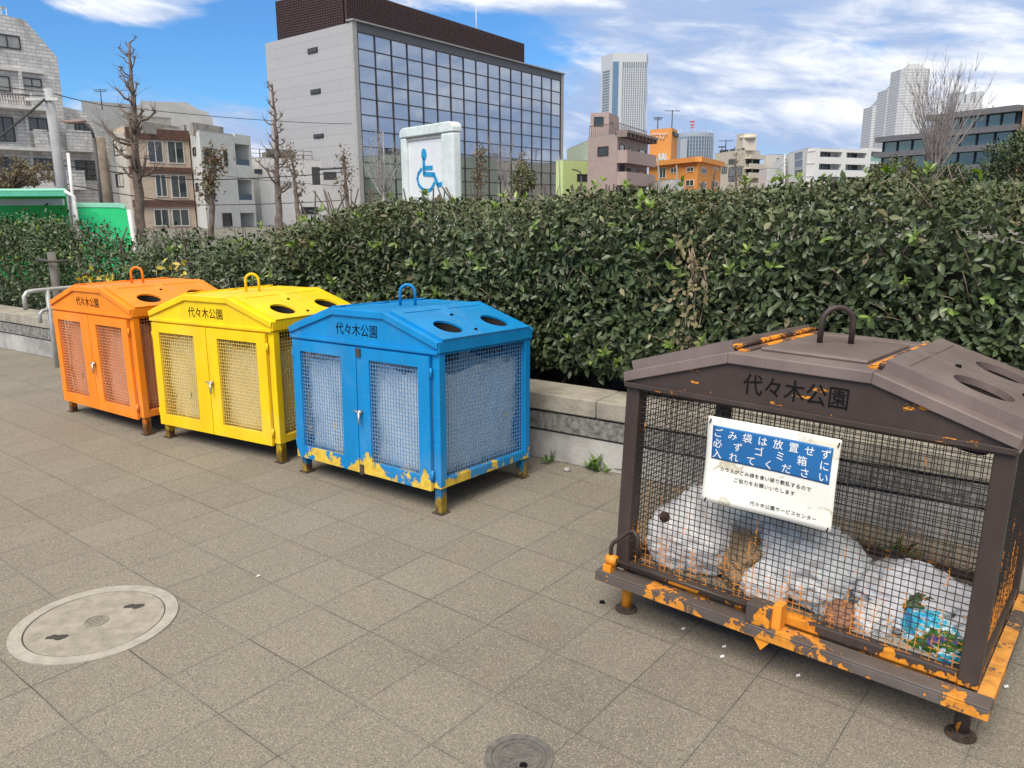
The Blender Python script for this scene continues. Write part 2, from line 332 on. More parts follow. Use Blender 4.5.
def hedge_pts(n, s0, s1, d0, dep, zb, top, rng, inward=.09, seed=1):
    """points on the front, top and end of a clipped hedge with lumps; returns positions, outward normals, height fraction"""
    s = rng.uniform(s0, s1, n); zt = top(s); H = zt - zb; per = H + dep; u = rng.uniform(0, 1, n) * per
    rad = .11; front = u < H
    z = np.where(front, zb + u, zt); d = np.where(front, d0, d0 + (u - H))
    # round the shoulder
    f = np.clip((z - (zt - rad)) / rad, 0, 1) * front; d = d + rad * (1 - np.sqrt(np.clip(1 - f ** 2, 0, 1))) * .8
    g = np.clip(1 - (d - d0) / rad, 0, 1) * (~front); z = z - rad * (1 - np.sqrt(np.clip(1 - g ** 2, 0, 1))) * .55
    nl = np.where(front[:, None], np.stack([np.zeros(n), -np.ones(n) + .8 * f, f * .9 + .02], 1), np.stack([np.zeros(n), -g * .7, np.ones(n)], 1))
    ln = lump(s * 1.0, d * 1.2, z * 1.2, seed) * .055 + lump(s * 3, d * 3, z * 3, seed + 5) * .025
    dep_in = rng.exponential(inward, n) - .03
    low = np.clip((zb + .28 - z) / .28, 0, 1) * front; d = d + low ** 2 * .16
    loc = np.stack([s, d, z], 1) + nl * (ln * np.where(front, 1, .45) - dep_in)[:, None]
    Ev, Nv = np.array(E_), np.array(N_)
    Pw = np.array(W0) + loc[:, :1] * Ev - loc[:, 1:2] * Nv + loc[:, 2:] * np.array([0, 0, 1.])
    Nw = nl[:, :1] * Ev - nl[:, 1:2] * Nv + nl[:, 2:] * np.array([0, 0, 1.])
    Nw /= np.linalg.norm(Nw, axis=1)[:, None]
    return Pw, Nw, (z - zb) / (zt - zb), s, front, dep_in
rng = np.random.default_rng(11)
HS0, HS1 = -2.75, 4.6
hg = wroot('hedge', wl(HS0, .5, .36), 'tall dense clipped evergreen hedge with glossy dark leaves behind the blue and brown bins', 'hedge')
P, Nn, h, s, fr, di = hedge_pts(88000, HS0, HS1, .20, .95, .50, hedge_top, rng)
patch = lump(P[:, 0] * .9, P[:, 1] * .9, P[:, 2] * 1.3, 21)
keep = rng.uniform(0, 1, len(P)) < np.clip(.93 + .35 * patch, .45, 1)
P, Nn, h, s, fr, di = [a[keep] for a in (P, Nn, h, s, fr, di)]
L = (.030 + .060 * rng.beta(1.3, 2.7, len(P))) * np.where(h > .9, .75, 1)
tone = np.clip(rng.beta(2, 2.6, len(P)) + .10 * lump(P[:, 0], P[:, 1], P[:, 2], 9)[:len(P)], 0, 1)
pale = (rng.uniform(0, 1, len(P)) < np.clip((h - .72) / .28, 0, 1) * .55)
sh = hg.location
o = leaf_mesh('foliage', P[~pale], Nn[~pale], L[~pale], .48, LEAF, hg, rng, tone[~pale], shift=sh)
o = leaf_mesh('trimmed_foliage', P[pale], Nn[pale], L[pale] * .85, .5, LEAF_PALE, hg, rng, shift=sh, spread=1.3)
def shoots(root, spots, rng, size=(.032, .062), name='young_shoots', mat=None):
    Pn, An, Nn2 = [], [], []
    for p, nrm in spots:
        ax = (np.array(nrm) * .8 + np.array([0, 0, .75]) + rng.normal(size=3) * .3); ax /= np.linalg.norm(ax)
        k = rng.integers(5, 10)
        for j in range(k):
            q = rng.normal(size=3); q -= ax * q.dot(ax); q /= np.linalg.norm(q)
            Pn.append(np.array(p) + ax * rng.uniform(0, .04)); An.append(ax * rng.uniform(.35, 1.1) + q * .8); Nn2.append(ax - q * .4)
    Pn, An, Nn2 = map(np.array, (Pn, An, Nn2)); return leaf_mesh(name, Pn, Nn2, rng.uniform(*size, len(Pn)), .42, mat or SHOOT, root, rng, axis=An, spread=.15, up=.1, shift=root.location)
Ps, Ns, hh, ss, ff, _ = hedge_pts(260, HS0, HS1, .17, .5, .55, hedge_top, rng, .005)
topbias = rng.uniform(0, 1, len(Ps)) < np.where(hh > .9, .55, .6)
spots = [(p + n * .02 + np.array([0, 0, .0 if a > .9 else 0]), n) for p, n, a in zip(Ps[topbias], Ns[topbias], hh[topbias])]
shoots(hg, spots, rng)
# stems, core, withered climber
mb = MB()
for k in range(70):
    sx = random.uniform(HS0 + .1, HS1 - .1); d = random.uniform(.35, 1.0); z = .36; path = [wl(sx, d, z)]
    for j in range(6): sx += random.uniform(-.12, .12); d += random.uniform(-.1, .08); z += .22; path.append(wl(sx, max(d, .28), z))
    mb.tube(path, [.016 - .0018 * j for j in range(7)], 5)
mb.build('stems', BARK, hg)
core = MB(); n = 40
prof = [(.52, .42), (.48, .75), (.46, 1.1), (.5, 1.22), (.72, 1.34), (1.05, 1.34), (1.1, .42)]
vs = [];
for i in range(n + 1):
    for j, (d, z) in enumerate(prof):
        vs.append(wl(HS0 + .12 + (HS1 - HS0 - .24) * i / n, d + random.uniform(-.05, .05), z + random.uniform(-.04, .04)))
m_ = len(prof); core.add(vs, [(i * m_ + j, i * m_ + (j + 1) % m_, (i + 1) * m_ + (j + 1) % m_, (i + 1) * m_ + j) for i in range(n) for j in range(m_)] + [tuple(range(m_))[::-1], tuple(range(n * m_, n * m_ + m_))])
core.build('dark_core', plain('core_shade', (.022, .022, .014), .95, .5, 30), hg)  # solid dark shell; the shade between the leaves is put into its colour
mb = MB(); wp = []
for k in range(4):
    sx = .93 + random.uniform(-.04, .04); path = []
    for j in range(8): path.append(wl(sx, .17 + random.uniform(-.02, .04), .62 + j * .1)); sx += random.uniform(-.04, .04)
    mb.tube(path, .0035, 4); wp += path
Pd, Nd, _a, _b, _c, _d = hedge_pts(260, HS0, HS1, .19, .9, .52, hedge_top, rng, .02)
leaf_mesh('dead_leaves', Pd, Nd, rng.uniform(.03, .07, 260), .45, DRYLEAF, hg, rng, shift=sh, spread=1.2)
mb2 = MB()
for k in range(240):
    q = Vector(Ps[k % len(Ps)]) + E_ * random.uniform(-.4, .4) + N_ * random.uniform(-.05, .03); v = (N_ * random.uniform(.1, .8) + Vector((0, 0, random.uniform(.2, 1))) + E_ * random.uniform(-.8, .8)).normalized(); L2 = random.uniform(.10, .22)
    mb2.tube([q - v * L2 * .7, q + Vector((0, 0, .01)), q + v * L2 * .35], [.0042, .0032, .0018], 4)
mb2.build('twigs', plain('clipped_twig', (.20, .155, .11), .9, .3, 20), hg)
vine = mb.build('withered_vine', plain('dry_stem', (.34, .26, .19), .9, .3, 20), hg)
wp = np.array([wp[i % len(wp)] for i in range(230)]) + rng.normal(size=(230, 3)) * .035 + np.array(N_) * .035
leaf_mesh('dry_leaves', wp, np.tile(np.array(N_), (230, 1)), rng.uniform(.022, .05, 230), .6, DRYLEAF, hg, rng, shift=sh, spread=1.4)
# lower loose hedge on the left
h2 = wroot('hedge', wl(-11, .6, .36), 'lower loose hedge with see-through gaps behind the orange bin', 'hedge')
top2 = lambda s: 1.23 + .10 * np.sin(np.asarray(s) * 2.3 + .6) + .06 * np.sin(np.asarray(s) * 5.2) - .50 * np.exp(-((np.asarray(s) + 5.3) / .55) ** 2) + .10 * np.exp(-((np.asarray(s) + 6.9) / .7) ** 2)
rng2 = np.random.default_rng(5)
P, Nn, h, s, fr, di = hedge_pts(62000, -12.5, -2.6, .32, .9, .40, top2, rng2, .20, 33)
pt = lump(P[:, 0] * 1.2, P[:, 1] * 1.2, P[:, 2] * 1.6, 77); keep = rng2.uniform(0, 1, len(P)) < np.clip(.80 + .75 * pt, .10, 1)
P, Nn, h = P[keep], Nn[keep], h[keep]
P = P + rng2.normal(size=P.shape) * np.array([.05, .05, .06])
tone = np.clip(rng2.beta(2, 2, len(P)) * .95 + .08, 0, 1)
leaf_mesh('foliage', P, Nn, rng2.uniform(.030, .062, len(P)), .5, LEAF, h2, rng2, tone, spread=1.3, shift=h2.location)
Ps, Ns, hh, ss, ff, _ = hedge_pts(70, -12, -2.6, .3, .5, .5, top2, rng2, .01)
shoots(h2, [(p, n) for p, n, a in zip(Ps, Ns, hh) if a > .55], rng2)
yl = [at_y(x, y, Y) for x, y, Y in ((92, 277, 7.72), (98, 280, 7.7), (175, 266, 6.98), (177, 274, 6.98), (108, 277, 7.6))]
Pn = np.array([np.array(q) for q in yl for _ in range(9)]); Pn = Pn + rng2.normal(size=Pn.shape) * .05
leaf_mesh('yellow_leaves', Pn, np.tile(np.array(N_), (len(Pn), 1)), rng2.uniform(.05, .08, len(Pn)), .5, YELLOW, h2, rng2, shift=h2.location)
mb = MB()
for k in range(90):
    sx = random.uniform(-12, -2.7); d = random.uniform(.4, 1.1); z = .36; path = [wl(sx, d, z)]
    for j in range(5): sx += random.uniform(-.13, .13); d += random.uniform(-.1, .08); z += .2; path.append(wl(sx, d, z))
    mb.tube(path, [.014 - .002 * j for j in range(6)], 5)
mb.build('stems', BARK, h2)

# ------------------------------------------------------------------ lettering from the built-in font
def text_mb(body, size, align='CENTER', extrude=.0006, spacing=1.0):
    cu = bpy.data.curves.new('lettering', 'FONT'); cu.body = body; cu.size = size; cu.align_x = align; cu.extrude = extrude; cu.space_character = spacing; cu.resolution_u = 3
    o = bpy.data.objects.new('lettering', cu); COL.objects.link(o); dg = bpy.context.evaluated_depsgraph_get()
    me = bpy.data.meshes.new_from_object(o.evaluated_get(dg)); vs = [v.co.copy() for v in me.vertices]; fs = [tuple(p.vertices) for p in me.polygons]
    bpy.data.objects.remove(o); bpy.data.curves.remove(cu); bpy.data.meshes.remove(me); return vs, fs
def text_on(mb, body, size, x, y, z, align='CENTER', squeeze=1.0, spacing=1.0, curve=None):
    """upright lettering facing -y; x centre or left, z baseline"""
    vs, fs = text_mb(body, size, align, spacing=spacing)
    mb.add([(x + v.x * squeeze, y - v.z + (curve(x + v.x * squeeze, z + v.y) if curve else 0), z + v.y) for v in vs], fs)

# ------------------------------------------------------------------ woven wire
def weave(mb, a0, a1, b0, b1, pitch, r, fn):
    na = max(2, round((a1 - a0) / pitch)); nb = max(2, round((b1 - b0) / pitch)); pa = (a1 - a0) / na; pb = (b1 - b0) / nb
    cs = [(-1, -1), (1, -1), (1, 1), (-1, 1)]
    def run(n, m, o0, op, l0, lp, sw):
        for i in range(n + 1):
            pos = o0 + i * op + random.uniform(-.05, .05) * op; vs = []
            for j in range(m * 2 + 1):
                l = l0 + j * lp / 2; w = r * 1.05 * math.sin(math.pi * j / 2 + math.pi / 2) * (1 if i % 2 else -1) * (1 if sw else -1)
                for u, v in cs:
                    q = (pos + u * r, l, w + v * r) if not sw else (l, pos + u * r, w + v * r)
                    vs.append(fn(*q))
            k = m * 2; fs = [(j * 4 + c, j * 4 + (c + 1) % 4, j * 4 + 4 + (c + 1) % 4, j * 4 + 4 + c) for j in range(k) for c in range(4)]
            mb.add(vs, fs)
    run(na, nb, a0, pa, b0, pb, False); run(nb, na, b0, pb, a0, pa, True); return mb
def hole_plate(mb, u0, u1, v0, v1, cu, cv, ru, rv, t0, t1, fn, n=40):
    """rectangular plate with one elliptical hole; fn maps (u, v, t) to space"""
    angs = sorted(set([2 * math.pi * k / n for k in range(n)] + [math.atan2(v - cv, u - cu) % (2 * math.pi) for u in (u0, u1) for v in (v0, v1)])); m = len(angs); vs = []
    for tt in (t0, t1):
        for a in angs:
            c, s = math.cos(a), math.sin(a); vs.append(fn(cu + ru * c, cv + rv * s, tt))
            k = min([(u1 - cu) / c if c > 1e-9 else 1e9, (u0 - cu) / c if c < -1e-9 else 1e9, (v1 - cv) / s if s > 1e-9 else 1e9, (v0 - cv) / s if s < -1e-9 else 1e9]); vs.append(fn(cu + k * c, cv + k * s, tt))
    fs = []
    for i in range(m):
        j = (i + 1) % m; b = 2 * m
        fs += [(b + 2 * i, b + 2 * i + 1, b + 2 * j + 1, b + 2 * j), (2 * i, 2 * j, 2 * j + 1, 2 * i + 1), (2 * i, b + 2 * i, b + 2 * j, 2 * j), (2 * i + 1, 2 * j + 1, b + 2 * j + 1, b + 2 * i + 1)]
    mb.add(vs, fs); return mb

def tilt_q(yaw, a, b):
    return (Matrix.Rotation(yaw, 3, 'Z') @ Matrix.Rotation(b, 3, 'Y') @ Matrix.Rotation(a, 3, 'X')).to_quaternion()
STEEL = plain('bare_steel', (.42, .41, .38), .4, .25, 30, .8); RUSTY = plain('rusty_iron', (.075, .052, .04), .85, .5, 25, .1, .5); BLACKP = plain('black_paint', (.005, .005, .006), .8, spec=.15)
CHUTE = plain('dark_chute', (.012, .010, .010), .85, spec=.2); FLOORM = plain('bin_floor', (.20, .18, .15), .9, .4, 12)

def loop_path(w, h, n=10):
    p = [(-w / 2, 0, 0), (-w / 2, 0, h - w / 2)]
    for k in range(1, n): a = math.pi - math.pi * k / n; p.append((w / 2 * math.cos(a), 0, h - w / 2 + w / 2 * math.sin(a)))
    return p + [(w / 2, 0, h - w / 2), (w / 2, 0, 0)]

def roof_parts(r, Wd, D, ze, zr, xr, paint, lidpaint, fas, hole, hinge_mat, lid_t=.012, big=False, inset=.028):
    """folded sheet roof on profile eave-ridge-eave with two hinged lids, each with two round throw holes"""
    o, i = .008, -.010
    prof = lambda k: [(-Wd - k, fas + .002), (-Wd - k, ze + k), (-xr - k * .3, zr + k), (xr + k * .3, zr + k), (Wd + k, ze + k), (Wd + k, fas + .002)]
    P0, P1 = prof(o), prof(-.004)
    mb = MB(); mb.strip(P0, P1, -D - .008, -D + .075); mb.strip(P0, P1, D - .075, D + .008)
    mb.extr([(-xr - .02, zr + o - .011), (xr + .02, zr + o - .011), (xr + .02, zr + o - .001), (-xr - .02, zr + o - .001)], -D + .075, D - .075)
    sl = (zr - ze) / (Wd - xr)
    for sg in (-1, 1):
        xa, xb = Wd - .045, Wd + o; mb.extr([(sg * xa, ze + sl * (Wd - xa) + o - .002), (sg * xb, ze + o), (sg * xb, fas + .001), (sg * (xb - .008), fas + .001), (sg * (xb - .008), ze - .01), (sg * xa, ze + sl * (Wd - xa) - .012)][::sg], -D + .075, D - .075)
    lp0 = [(x * .985, z - .022 if abs(x) > xr + .05 else z - .012) for x, z in P0[1:-1]]
    rf = mb.build('roof', paint, r, bevel=.004)
    # gable plates with a folded lip
    for sy in (-1, 1):
        g = MB(); g.extr([(-Wd, fas), (Wd, fas), (Wd, ze - .004), (xr, zr - .006), (-xr, zr - .006), (-Wd, ze - .004)], sy * D - .005, sy * D + .003)
        g.box(-Wd, Wd, sy * (D + .009) - .008, sy * (D + .009) + .008, fas - .004, fas + .014)
        go = g.build('gable', paint, r, bevel=.002)
        if sy < 0: front = go
        lipo = [(x, z) for x, z in P0[1:-1]]; lipi = [(-Wd - .002, ze - .026), (-xr, zr - .028), (xr, zr - .028), (Wd + .002, ze - .026)]
        lipp = MB(); lipp.strip(lipo, lipi, sy * (D + .013) - .005, sy * (D + .013) + .005); lipp.build('roof_lip', paint, go, bevel=.003)
    ln = math.hypot(Wd - xr, zr - ze); ang = math.atan2(zr - ze, Wd - xr)
    for sg in (-1, 1):
        def fn(u, v, t, sg=sg):
            return (sg * (xr + .012 + u * math.cos(ang) + t * math.sin(ang)), v, zr + (.012 if big else .001) - u * math.sin(ang) + t * math.cos(ang))
        mb = MB(); hu, hy, hr = hole; L_ = ln - .012; Dl = D + .004 - inset
        hole_plate(mb, 0, L_, -Dl, 0, hu, -hy, hr, hr, .006, .006 + lid_t, fn); hole_plate(mb, 0, L_, 0, Dl, hu, hy, hr, hr, .006, .006 + lid_t, fn)
        for (u0, u1, v0, v1) in ((L_, L_ + .006, -Dl - .006, Dl + .006), (0, L_, -Dl - .006, -Dl), (0, L_, Dl, Dl + .006)):
            vs = [fn(u, v, t) for t in (-.014, .006 + lid_t + .001) for u, v in ((u0, v0), (u1, v0), (u1, v1), (u0, v1))]
            mb.add(vs, [(3, 2, 1, 0), (4, 5, 6, 7), (0, 1, 5, 4), (1, 2, 6, 5), (2, 3, 7, 6), (3, 0, 4, 7)])
        # pressed panel lines between the holes
        for (u0, u1, v0, v1) in ((.03, L_ - .03, -.006, .006), (.05, .056, -Dl + .05, -.03), (.05, .056, .03, Dl - .05)):
            vs = [fn(u, v, t) for t in (.006 + lid_t - .001, .006 + lid_t + .003) for u, v in ((u0, v0), (u1, v0), (u1, v1), (u0, v1))]
            mb.add(vs, [(3, 2, 1, 0), (4, 5, 6, 7), (0, 1, 5, 4), (1, 2, 6, 5), (2, 3, 7, 6), (3, 0, 4, 7)])
        lo = mb.build('lid', lidpaint, r)
        for v_ in (-hy, hy):  # near-black tube added under each hole to darken the opening
            ch = MB(); nn_ = 28; vs = []
            for (rr_, tt) in ((hr + .003, .004), (hr + .003, -.15), (hr + .009, -.15), (hr + .009, .004)): vs += [fn(hu + rr_ * math.cos(2 * math.pi * k / nn_), v_ + rr_ * math.sin(2 * math.pi * k / nn_), tt) for k in range(nn_)]
            ch.add(vs, [(a * nn_ + k, a * nn_ + (k + 1) % nn_, ((a + 1) % 4) * nn_ + (k + 1) % nn_, ((a + 1) % 4) * nn_ + k) for a in range(4) for k in range(nn_)], True); ch.build('chute', CHUTE, lo)
        for v in (-.05, .0):
            q = fn(L_ - .05 if v else .14, v if v else -.03, .006 + lid_t); MB().cyl((q[0], q[1]), .009, q[2] - .004, q[2] + .008, 10).build('bolt', BLACKP, lo)
        hm = MB()
        for y0, y1 in (((-D + .03, -D + .09), (-.04, .04), (D - .09, D - .03)) if not big else ((-D + .05, -.16), (-.155, .14), (.145, D - .02))): hm.tube([(sg * (xr + .008), y0, zr + (.020 if big else .013)), (sg * (xr + .008), y1, zr + (.020 if big else .013))], .0045 if not big else .010, 8)
        hm.build('hinge', hinge_mat, lo)
        if big: lf = MB(); lf.box(min(sg * (xr - .035), sg * (xr - .004)), max(sg * (xr - .035), sg * (xr - .004)), -D + .05, D - .02, zr + .0085, zr + .0125); lf.build('hinge_leaf', hinge_mat, lo)
    return rf, front

def foot_z(q, x, y):     # local z at which a leg at (x, y) meets the ground under the bin's small tilt
    m = q.to_matrix(); return -(m[2][0] * x + m[2][1] * y) / m[2][2]

def colour_bin(label, pos, yaw, a, b, paint, under, amt, base, liner, lname, mesh_under, seed):
    random.seed(seed); q = tilt_q(yaw, a, b); r = empty('recycling_bin', (pos[0], pos[1], 0), label, 'recycling bin', 'coloured park bins with mesh doors', q)
    pm = worn(lname + '_paint', paint, under, .06, .33, amt, base, 9); wm = worn(lname + '_wire_paint', tuple(.72 * c_ + .28 * .42 for c_ in paint), mul(under, .7), .1, .6, .06, .70, 14)
    Wd, D, zb, ft, ze, zr, xr = .58, .381, .118, .818, .868, .995, .20
    f = MB()
    for x in (-1, 1):
        for y in (-1, 1): f.box(min(x * Wd, x * (Wd - .048)), max(x * Wd, x * (Wd - .048)), min(y * D, y * (D - .048)), max(y * D, y * (D - .048)), zb, ft)
    for y in (-1, 1):
        for z0, z1 in ((zb, zb + .048), (ft - .03, ft - .001)): f.box(-Wd + .048, Wd - .048, min(y * (D - .002), y * (D - .046)), max(y * (D - .002), y * (D - .046)), z0 + .001, z1)
    for x in (-1, 1):
        for z0, z1 in ((zb, zb + .05), (ft - .012, ft - .001)): f.box(min(x * (Wd - .002), x * (Wd - .046)), max(x * (Wd - .002), x * (Wd - .046)), -D + .048, D - .048, z0 + .001, z1)
    f.build('body_frame', pm, r, bevel=.004)
    MB().box(-Wd + .05, Wd - .05, -D + .05, D - .05, zb + .01, zb + .022).build('floor_plate', FLOORM, r)
    rf, gable = roof_parts(r, Wd, D, ze, zr, xr, pm, worn(lname + '_lid_paint', paint, under, 2, 3, 0, .70 if lname == 'blue' else .76, 16), ft, (.265, .19, .079), pm)
    t = MB(); text_on(t, '代々木公園', .072, -.015, -D - .006, .868, squeeze=.93); t.build('lettering', BLACKP, gable)
    hp = MB(); rot = Matrix.Rotation(RAD(38), 3, 'Z'); hp.tube([rot @ Vector(p) + Vector((.0, -.01, zr + .004)) for p in loop_path(.085, .12)], .0085, 8); hp.build('lifting_handle', pm, r)
    for x in (-1, 1):
        sm = MB(); weave(sm, -D + .048, D - .048, zb + .05, ft - .012, .0212, .00155, lambda p, z, c, x=x: (x * (Wd - .025) + c, p, z)); sm.build('side_mesh', wm, r)
    MB().box(-Wd + .048, Wd - .048, D - .03, D - .022, zb + .048, ft - .03).build('back_panel', pm, r)
    for (x0, x1, w0, w1, lock) in ((-.556, -.012, -.488, -.135, 0), (-.006, .530, .09, .45, 1)):
        d = MB(); z0, z1, v0, v1, y0, y1 = .106, .803, .178, .742, -D - .02, -D - .001
        d.box(x0, w0, y0, y1, z0, z1); d.box(w1, x1, y0, y1, z0, z1); d.box(w0, w1, y0, y1, z0, v0); d.box(w0, w1, y0, y1, v1, z1)
        do = d.build('door', pm, r)
        dm = MB(); weave(dm, w0, w1, v0, v1, .0212, .00155, lambda p, z, c: (p, -D - .009 + c, z)); dm.build('door_mesh', wm, do)
        hx = x0 if not lock else x1
        for hz in (.19, .72): MB().tube([(hx + (-.004 if not lock else .006), -D - .014, hz - .025), (hx + (-.004 if not lock else .006), -D - .014, hz + .025)], .007, 8).build('hinge', pm, do)
        if lock:
            k = MB(); k.tube([(.022, -D - .02, .452), (.022, -D - .045, .452)], .013, 10); k.tube([(.022, -D - .042, .455), (.026, -D - .046, .41), (.03, -D - .047, .385)], [.008, .007, .005], 6); k.tube([(.022, -D - .04, .452), (-.02, -D - .04, .458)], .005, 6); k.build('door_lock', STEEL, do)
            if lname == 'blue':
                MB().box(.0, .032, -D - .03, -D - .021, .755, .80).build('hasp', RUSTY, do); MB().box(.0, .026, -D - .03, -D - .021, .10, .155).build('hasp', RUSTY, do)
    for x in (-1, 1):
        for y in (-1, 1):
            lx, ly = x * (Wd - .035), y * (D - .035); zf = foot_z(q, lx, ly)
            l = MB().box(lx - .022, lx + .022, ly - .022, ly + .022, zf + .006, zb + .002).build('leg', worn(lname + '_leg_paint', mul(paint, .6), mul(under, .4), 0, .13, .25, .62, 20, rustamt=.12), r, bevel=.003)
            MB().box(lx - .035, lx + .035, ly - .035, ly + .035, zf, zf + .006).build('foot_plate', RUSTY, l)
    # liner bag standing inside: a thing of its own
    lb = MB(); nx, nz = 26, 18; X0, Y0 = Wd - .058, D - .052; per = []
    for sx in range(nx): per.append((-X0 + 2 * X0 * sx / nx, -Y0))
    for sy in range(16): per.append((X0, -Y0 + 2 * Y0 * sy / 16))
    for sx in range(nx): per.append((X0 - 2 * X0 * sx / nx, Y0))
    for sy in range(16): per.append((-X0, Y0 - 2 * Y0 * sy / 16))
    m = len(per); vs = []
    ztop = .70
    for j in range(nz + 1):
        z = zb + .026 + (ztop - zb - .026) * j / nz
        for i, (x, y) in enumerate(per):
            w = .010 * math.sin(i * .9 + j * .35 + seed) + .008 * math.sin(i * 2.3 - j * .8) + random.uniform(-.005, .005)
            k = 1 - (.05 if j in (0,) else 0); n_ = Vector((x / X0 ** 1, y / Y0, 0)); n_ = n_ / max(abs(n_.x), abs(n_.y), .01); ll = math.hypot(x, y)
            vs.append((x * k * (1 - .012 + w / ll), y * k * (1 - .012 + w / ll), z + (.02 * math.sin(i * .7 + seed) + random.uniform(-.008, .008) if j == nz else 0)))
    lb.add(vs, [(j * m + i, j * m + (i + 1) % m, (j + 1) * m + (i + 1) % m, (j + 1) * m + i) for j in range(nz) for i in range(m)] + [tuple(range(m))[::-1]], True)
    lo = lb.build('liner_bag', liner); lo.location = r.location; lo.rotation_mode = 'QUATERNION'; lo.rotation_quaternion = q
    tag(lo, {'blue': 'pale bluish plastic liner bag seen behind the blue wire mesh', 'yellow': 'cream liner bag seen behind the yellow wire mesh', 'orange': 'brownish pink liner bag seen behind the orange wire mesh'}[lname], 'liner bag', 'liner bags inside the coloured bins')
    return r
def bagmat(name, col, rough=.45, tr=.25, scale=14):
    m, t, p = newmat(name); n = noise(t, scale, 6, .7, dist=.6); t.links.new(mixc(t, sstep(t, n, .3, .7), mul(col, .93), mul(col, 1.06)), p.inputs['Base Color'])
    p.inputs['Roughness'].default_value = rough; bump(t, p, noise(t, scale * 2.2, 4, .5, dist=1.6), .35, .008)
    tl = t.nodes.new('ShaderNodeBsdfTranslucent'); tl.inputs[0].default_value = (*col, 1); ms = t.nodes.new('ShaderNodeMixShader'); ms.inputs[0].default_value = tr
    t.links.new(p.outputs[0], ms.inputs[1]); t.links.new(tl.outputs[0], ms.inputs[2]); t.links.new(ms.outputs[0], t.nodes['Material Output'].inputs[0]); return m
colour_bin('blue mesh-door bin with patches of yellow undercoat along its bottom edge', (-.5905, 4.4277), -.6569, -.0323, -.0183, (.0003, .215, .52), (.72, .50, .06), .32, .735, bagmat('blue_liner', (.78, .86, .90)), 'blue', None, 3)
colour_bin('clean bright yellow mesh-door bin between the blue and the orange one', (-1.725, 5.2434), -.5419, -.013, -.0069, (.84, .56, .004), (.45, .28, .03), .05, .80, bagmat('cream_liner', (.84, .78, .55)), 'yellow', None, 4)
colour_bin('orange mesh-door bin at the far end of the row, beside the handrail', (-2.7859, 5.8972), -.64, -.0034, -.0139, (.85, .245, .010), (.42, .16, .03), .05, .80, bagmat('pink_liner', (.80, .54, .40)), 'orange', None, 5)

# ------------------------------------------------------------------ the big brown bin
random.seed(21)
BQ = tilt_q(-.6887, -.0432, .0156); BP = Vector((1.1285, 2.7226, 0)); BR = BQ.to_matrix()
bb = empty('trash_bin', BP, 'large worn brown wire-mesh trash bin with peeling paint over orange and a paper notice', 'trash bin', rot=BQ)
BROWN = (.048, .034, .030); ORU = (.72, .27, .02)
pb = worn('brown_paint', BROWN, ORU, .14, .27, .25, .72, 7, .42, chalk_k=.03); pt = worn('tray_paint', (.105, .085, .077), (.70, .28, .035), .1, .2, .12, .59, 8, .55, rustamt=.03)
pr = worn('roof_paint', (.165, .130, .122), ORU, 0, .1, 0, .71, 6, .30, fade=.2, chalk_k=.05); ph = worn('hinge_paint', (.08, .05, .045), ORU, 0, 2, .1, .55, 14, .7, rustamt=.06, stretch=(1, .45, 1))
pw = worn('wire_paint', (.030, .024, .022), (.66, .25, .035), .13, .62, .19, .66, 42, .5, stretch=(1, 1, .14))
Wd, D, zb, fz, ze, zr, xr = .613, .425, .168, .882, .922, 1.045, .225
f = MB()
for x in (-1, 1):
    for y in (-1, 1): f.box(min(x * Wd, x * (Wd - .055)), max(x * Wd, x * (Wd - .055)), min(y * D, y * (D - .055)), max(y * D, y * (D - .055)), zb, fz)
for y in (-1, 1):
    f.box(-Wd + .055, Wd - .055, min(y * (D - .003), y * (D - .045)), max(y * (D - .003), y * (D - .045)), zb + .001, zb + .036); f.box(-Wd + .055, Wd - .055, min(y * (D - .003), y * (D - .03)), max(y * (D - .003), y * (D - .03)), fz - .016, fz - .002)
for x in (-1, 1):
    f.box(min(x * (Wd - .003), x * (Wd - .045)), max(x * (Wd - .003), x * (Wd - .045)), -D + .055, D - .055, zb + .001, zb + .04); f.box(min(x * (Wd - .003), x * (Wd - .03)), max(x * (Wd - .003), x * (Wd - .03)), -D + .055, D - .055, fz - .016, fz - .002)
f.build('body_frame', pb, bb, bevel=.005)
MB().box(-Wd + .03, Wd - .03, -D + .03, D - .03, zb + .002, zb + .012).build('floor_plate', FLOORM, bb)
rf, gab = roof_parts(bb, Wd, D, ze, zr, xr, pr, pr, fz, (.245, .185, .088), ph, .022, True, .06)
pg_ = worn('gable_paint', BROWN, ORU, 2, 3, 0, .60, 9, .42, chalk_k=.03, stretch=(.45, 1, 2.2))
for o in bb.children:
    if o.name.startswith('gable'):
        o.data.materials[0] = pg_
t = MB(); text_on(t, '代々木公園', .074, .0, -D - .007, .93, squeeze=.92); t.build('lettering', BLACKP, gab)
m = MB(); m.box(-.175, .172, -.30, .24, zr + .006, zr + .019); m.build('raised_panel', pr, rf, bevel=.01)
m = MB(); rot = Matrix.Rotation(RAD(38), 3, 'Z'); m.tube([rot @ Vector(p) + Vector((-.03, .03, zr + .02)) for p in loop_path(.112, .128)], .0105, 10); m.build('lifting_handle', pb, bb)
m = MB(); weave(m, -Wd + .055, Wd - .055, zb + .036, fz - .014, .0205, .00115, lambda p, z, c: (p, -D + .02 + c, z)); m.build('front_mesh', pw, bb)
m = MB(); weave(m, -Wd + .055, Wd - .055, zb + .036, fz - .014, .0205, .00115, lambda p, z, c: (p, D - .02 + c, z)); m.build('back_mesh', pw, bb)
for x in (-1, 1):
    m = MB(); weave(m, -D + .055, D - .055, zb + .04, fz - .014, .0205, .00115, lambda p, z, c, x=x: (x * (Wd - .02) + c, p, z)); m.build('side_mesh', pw, bb)
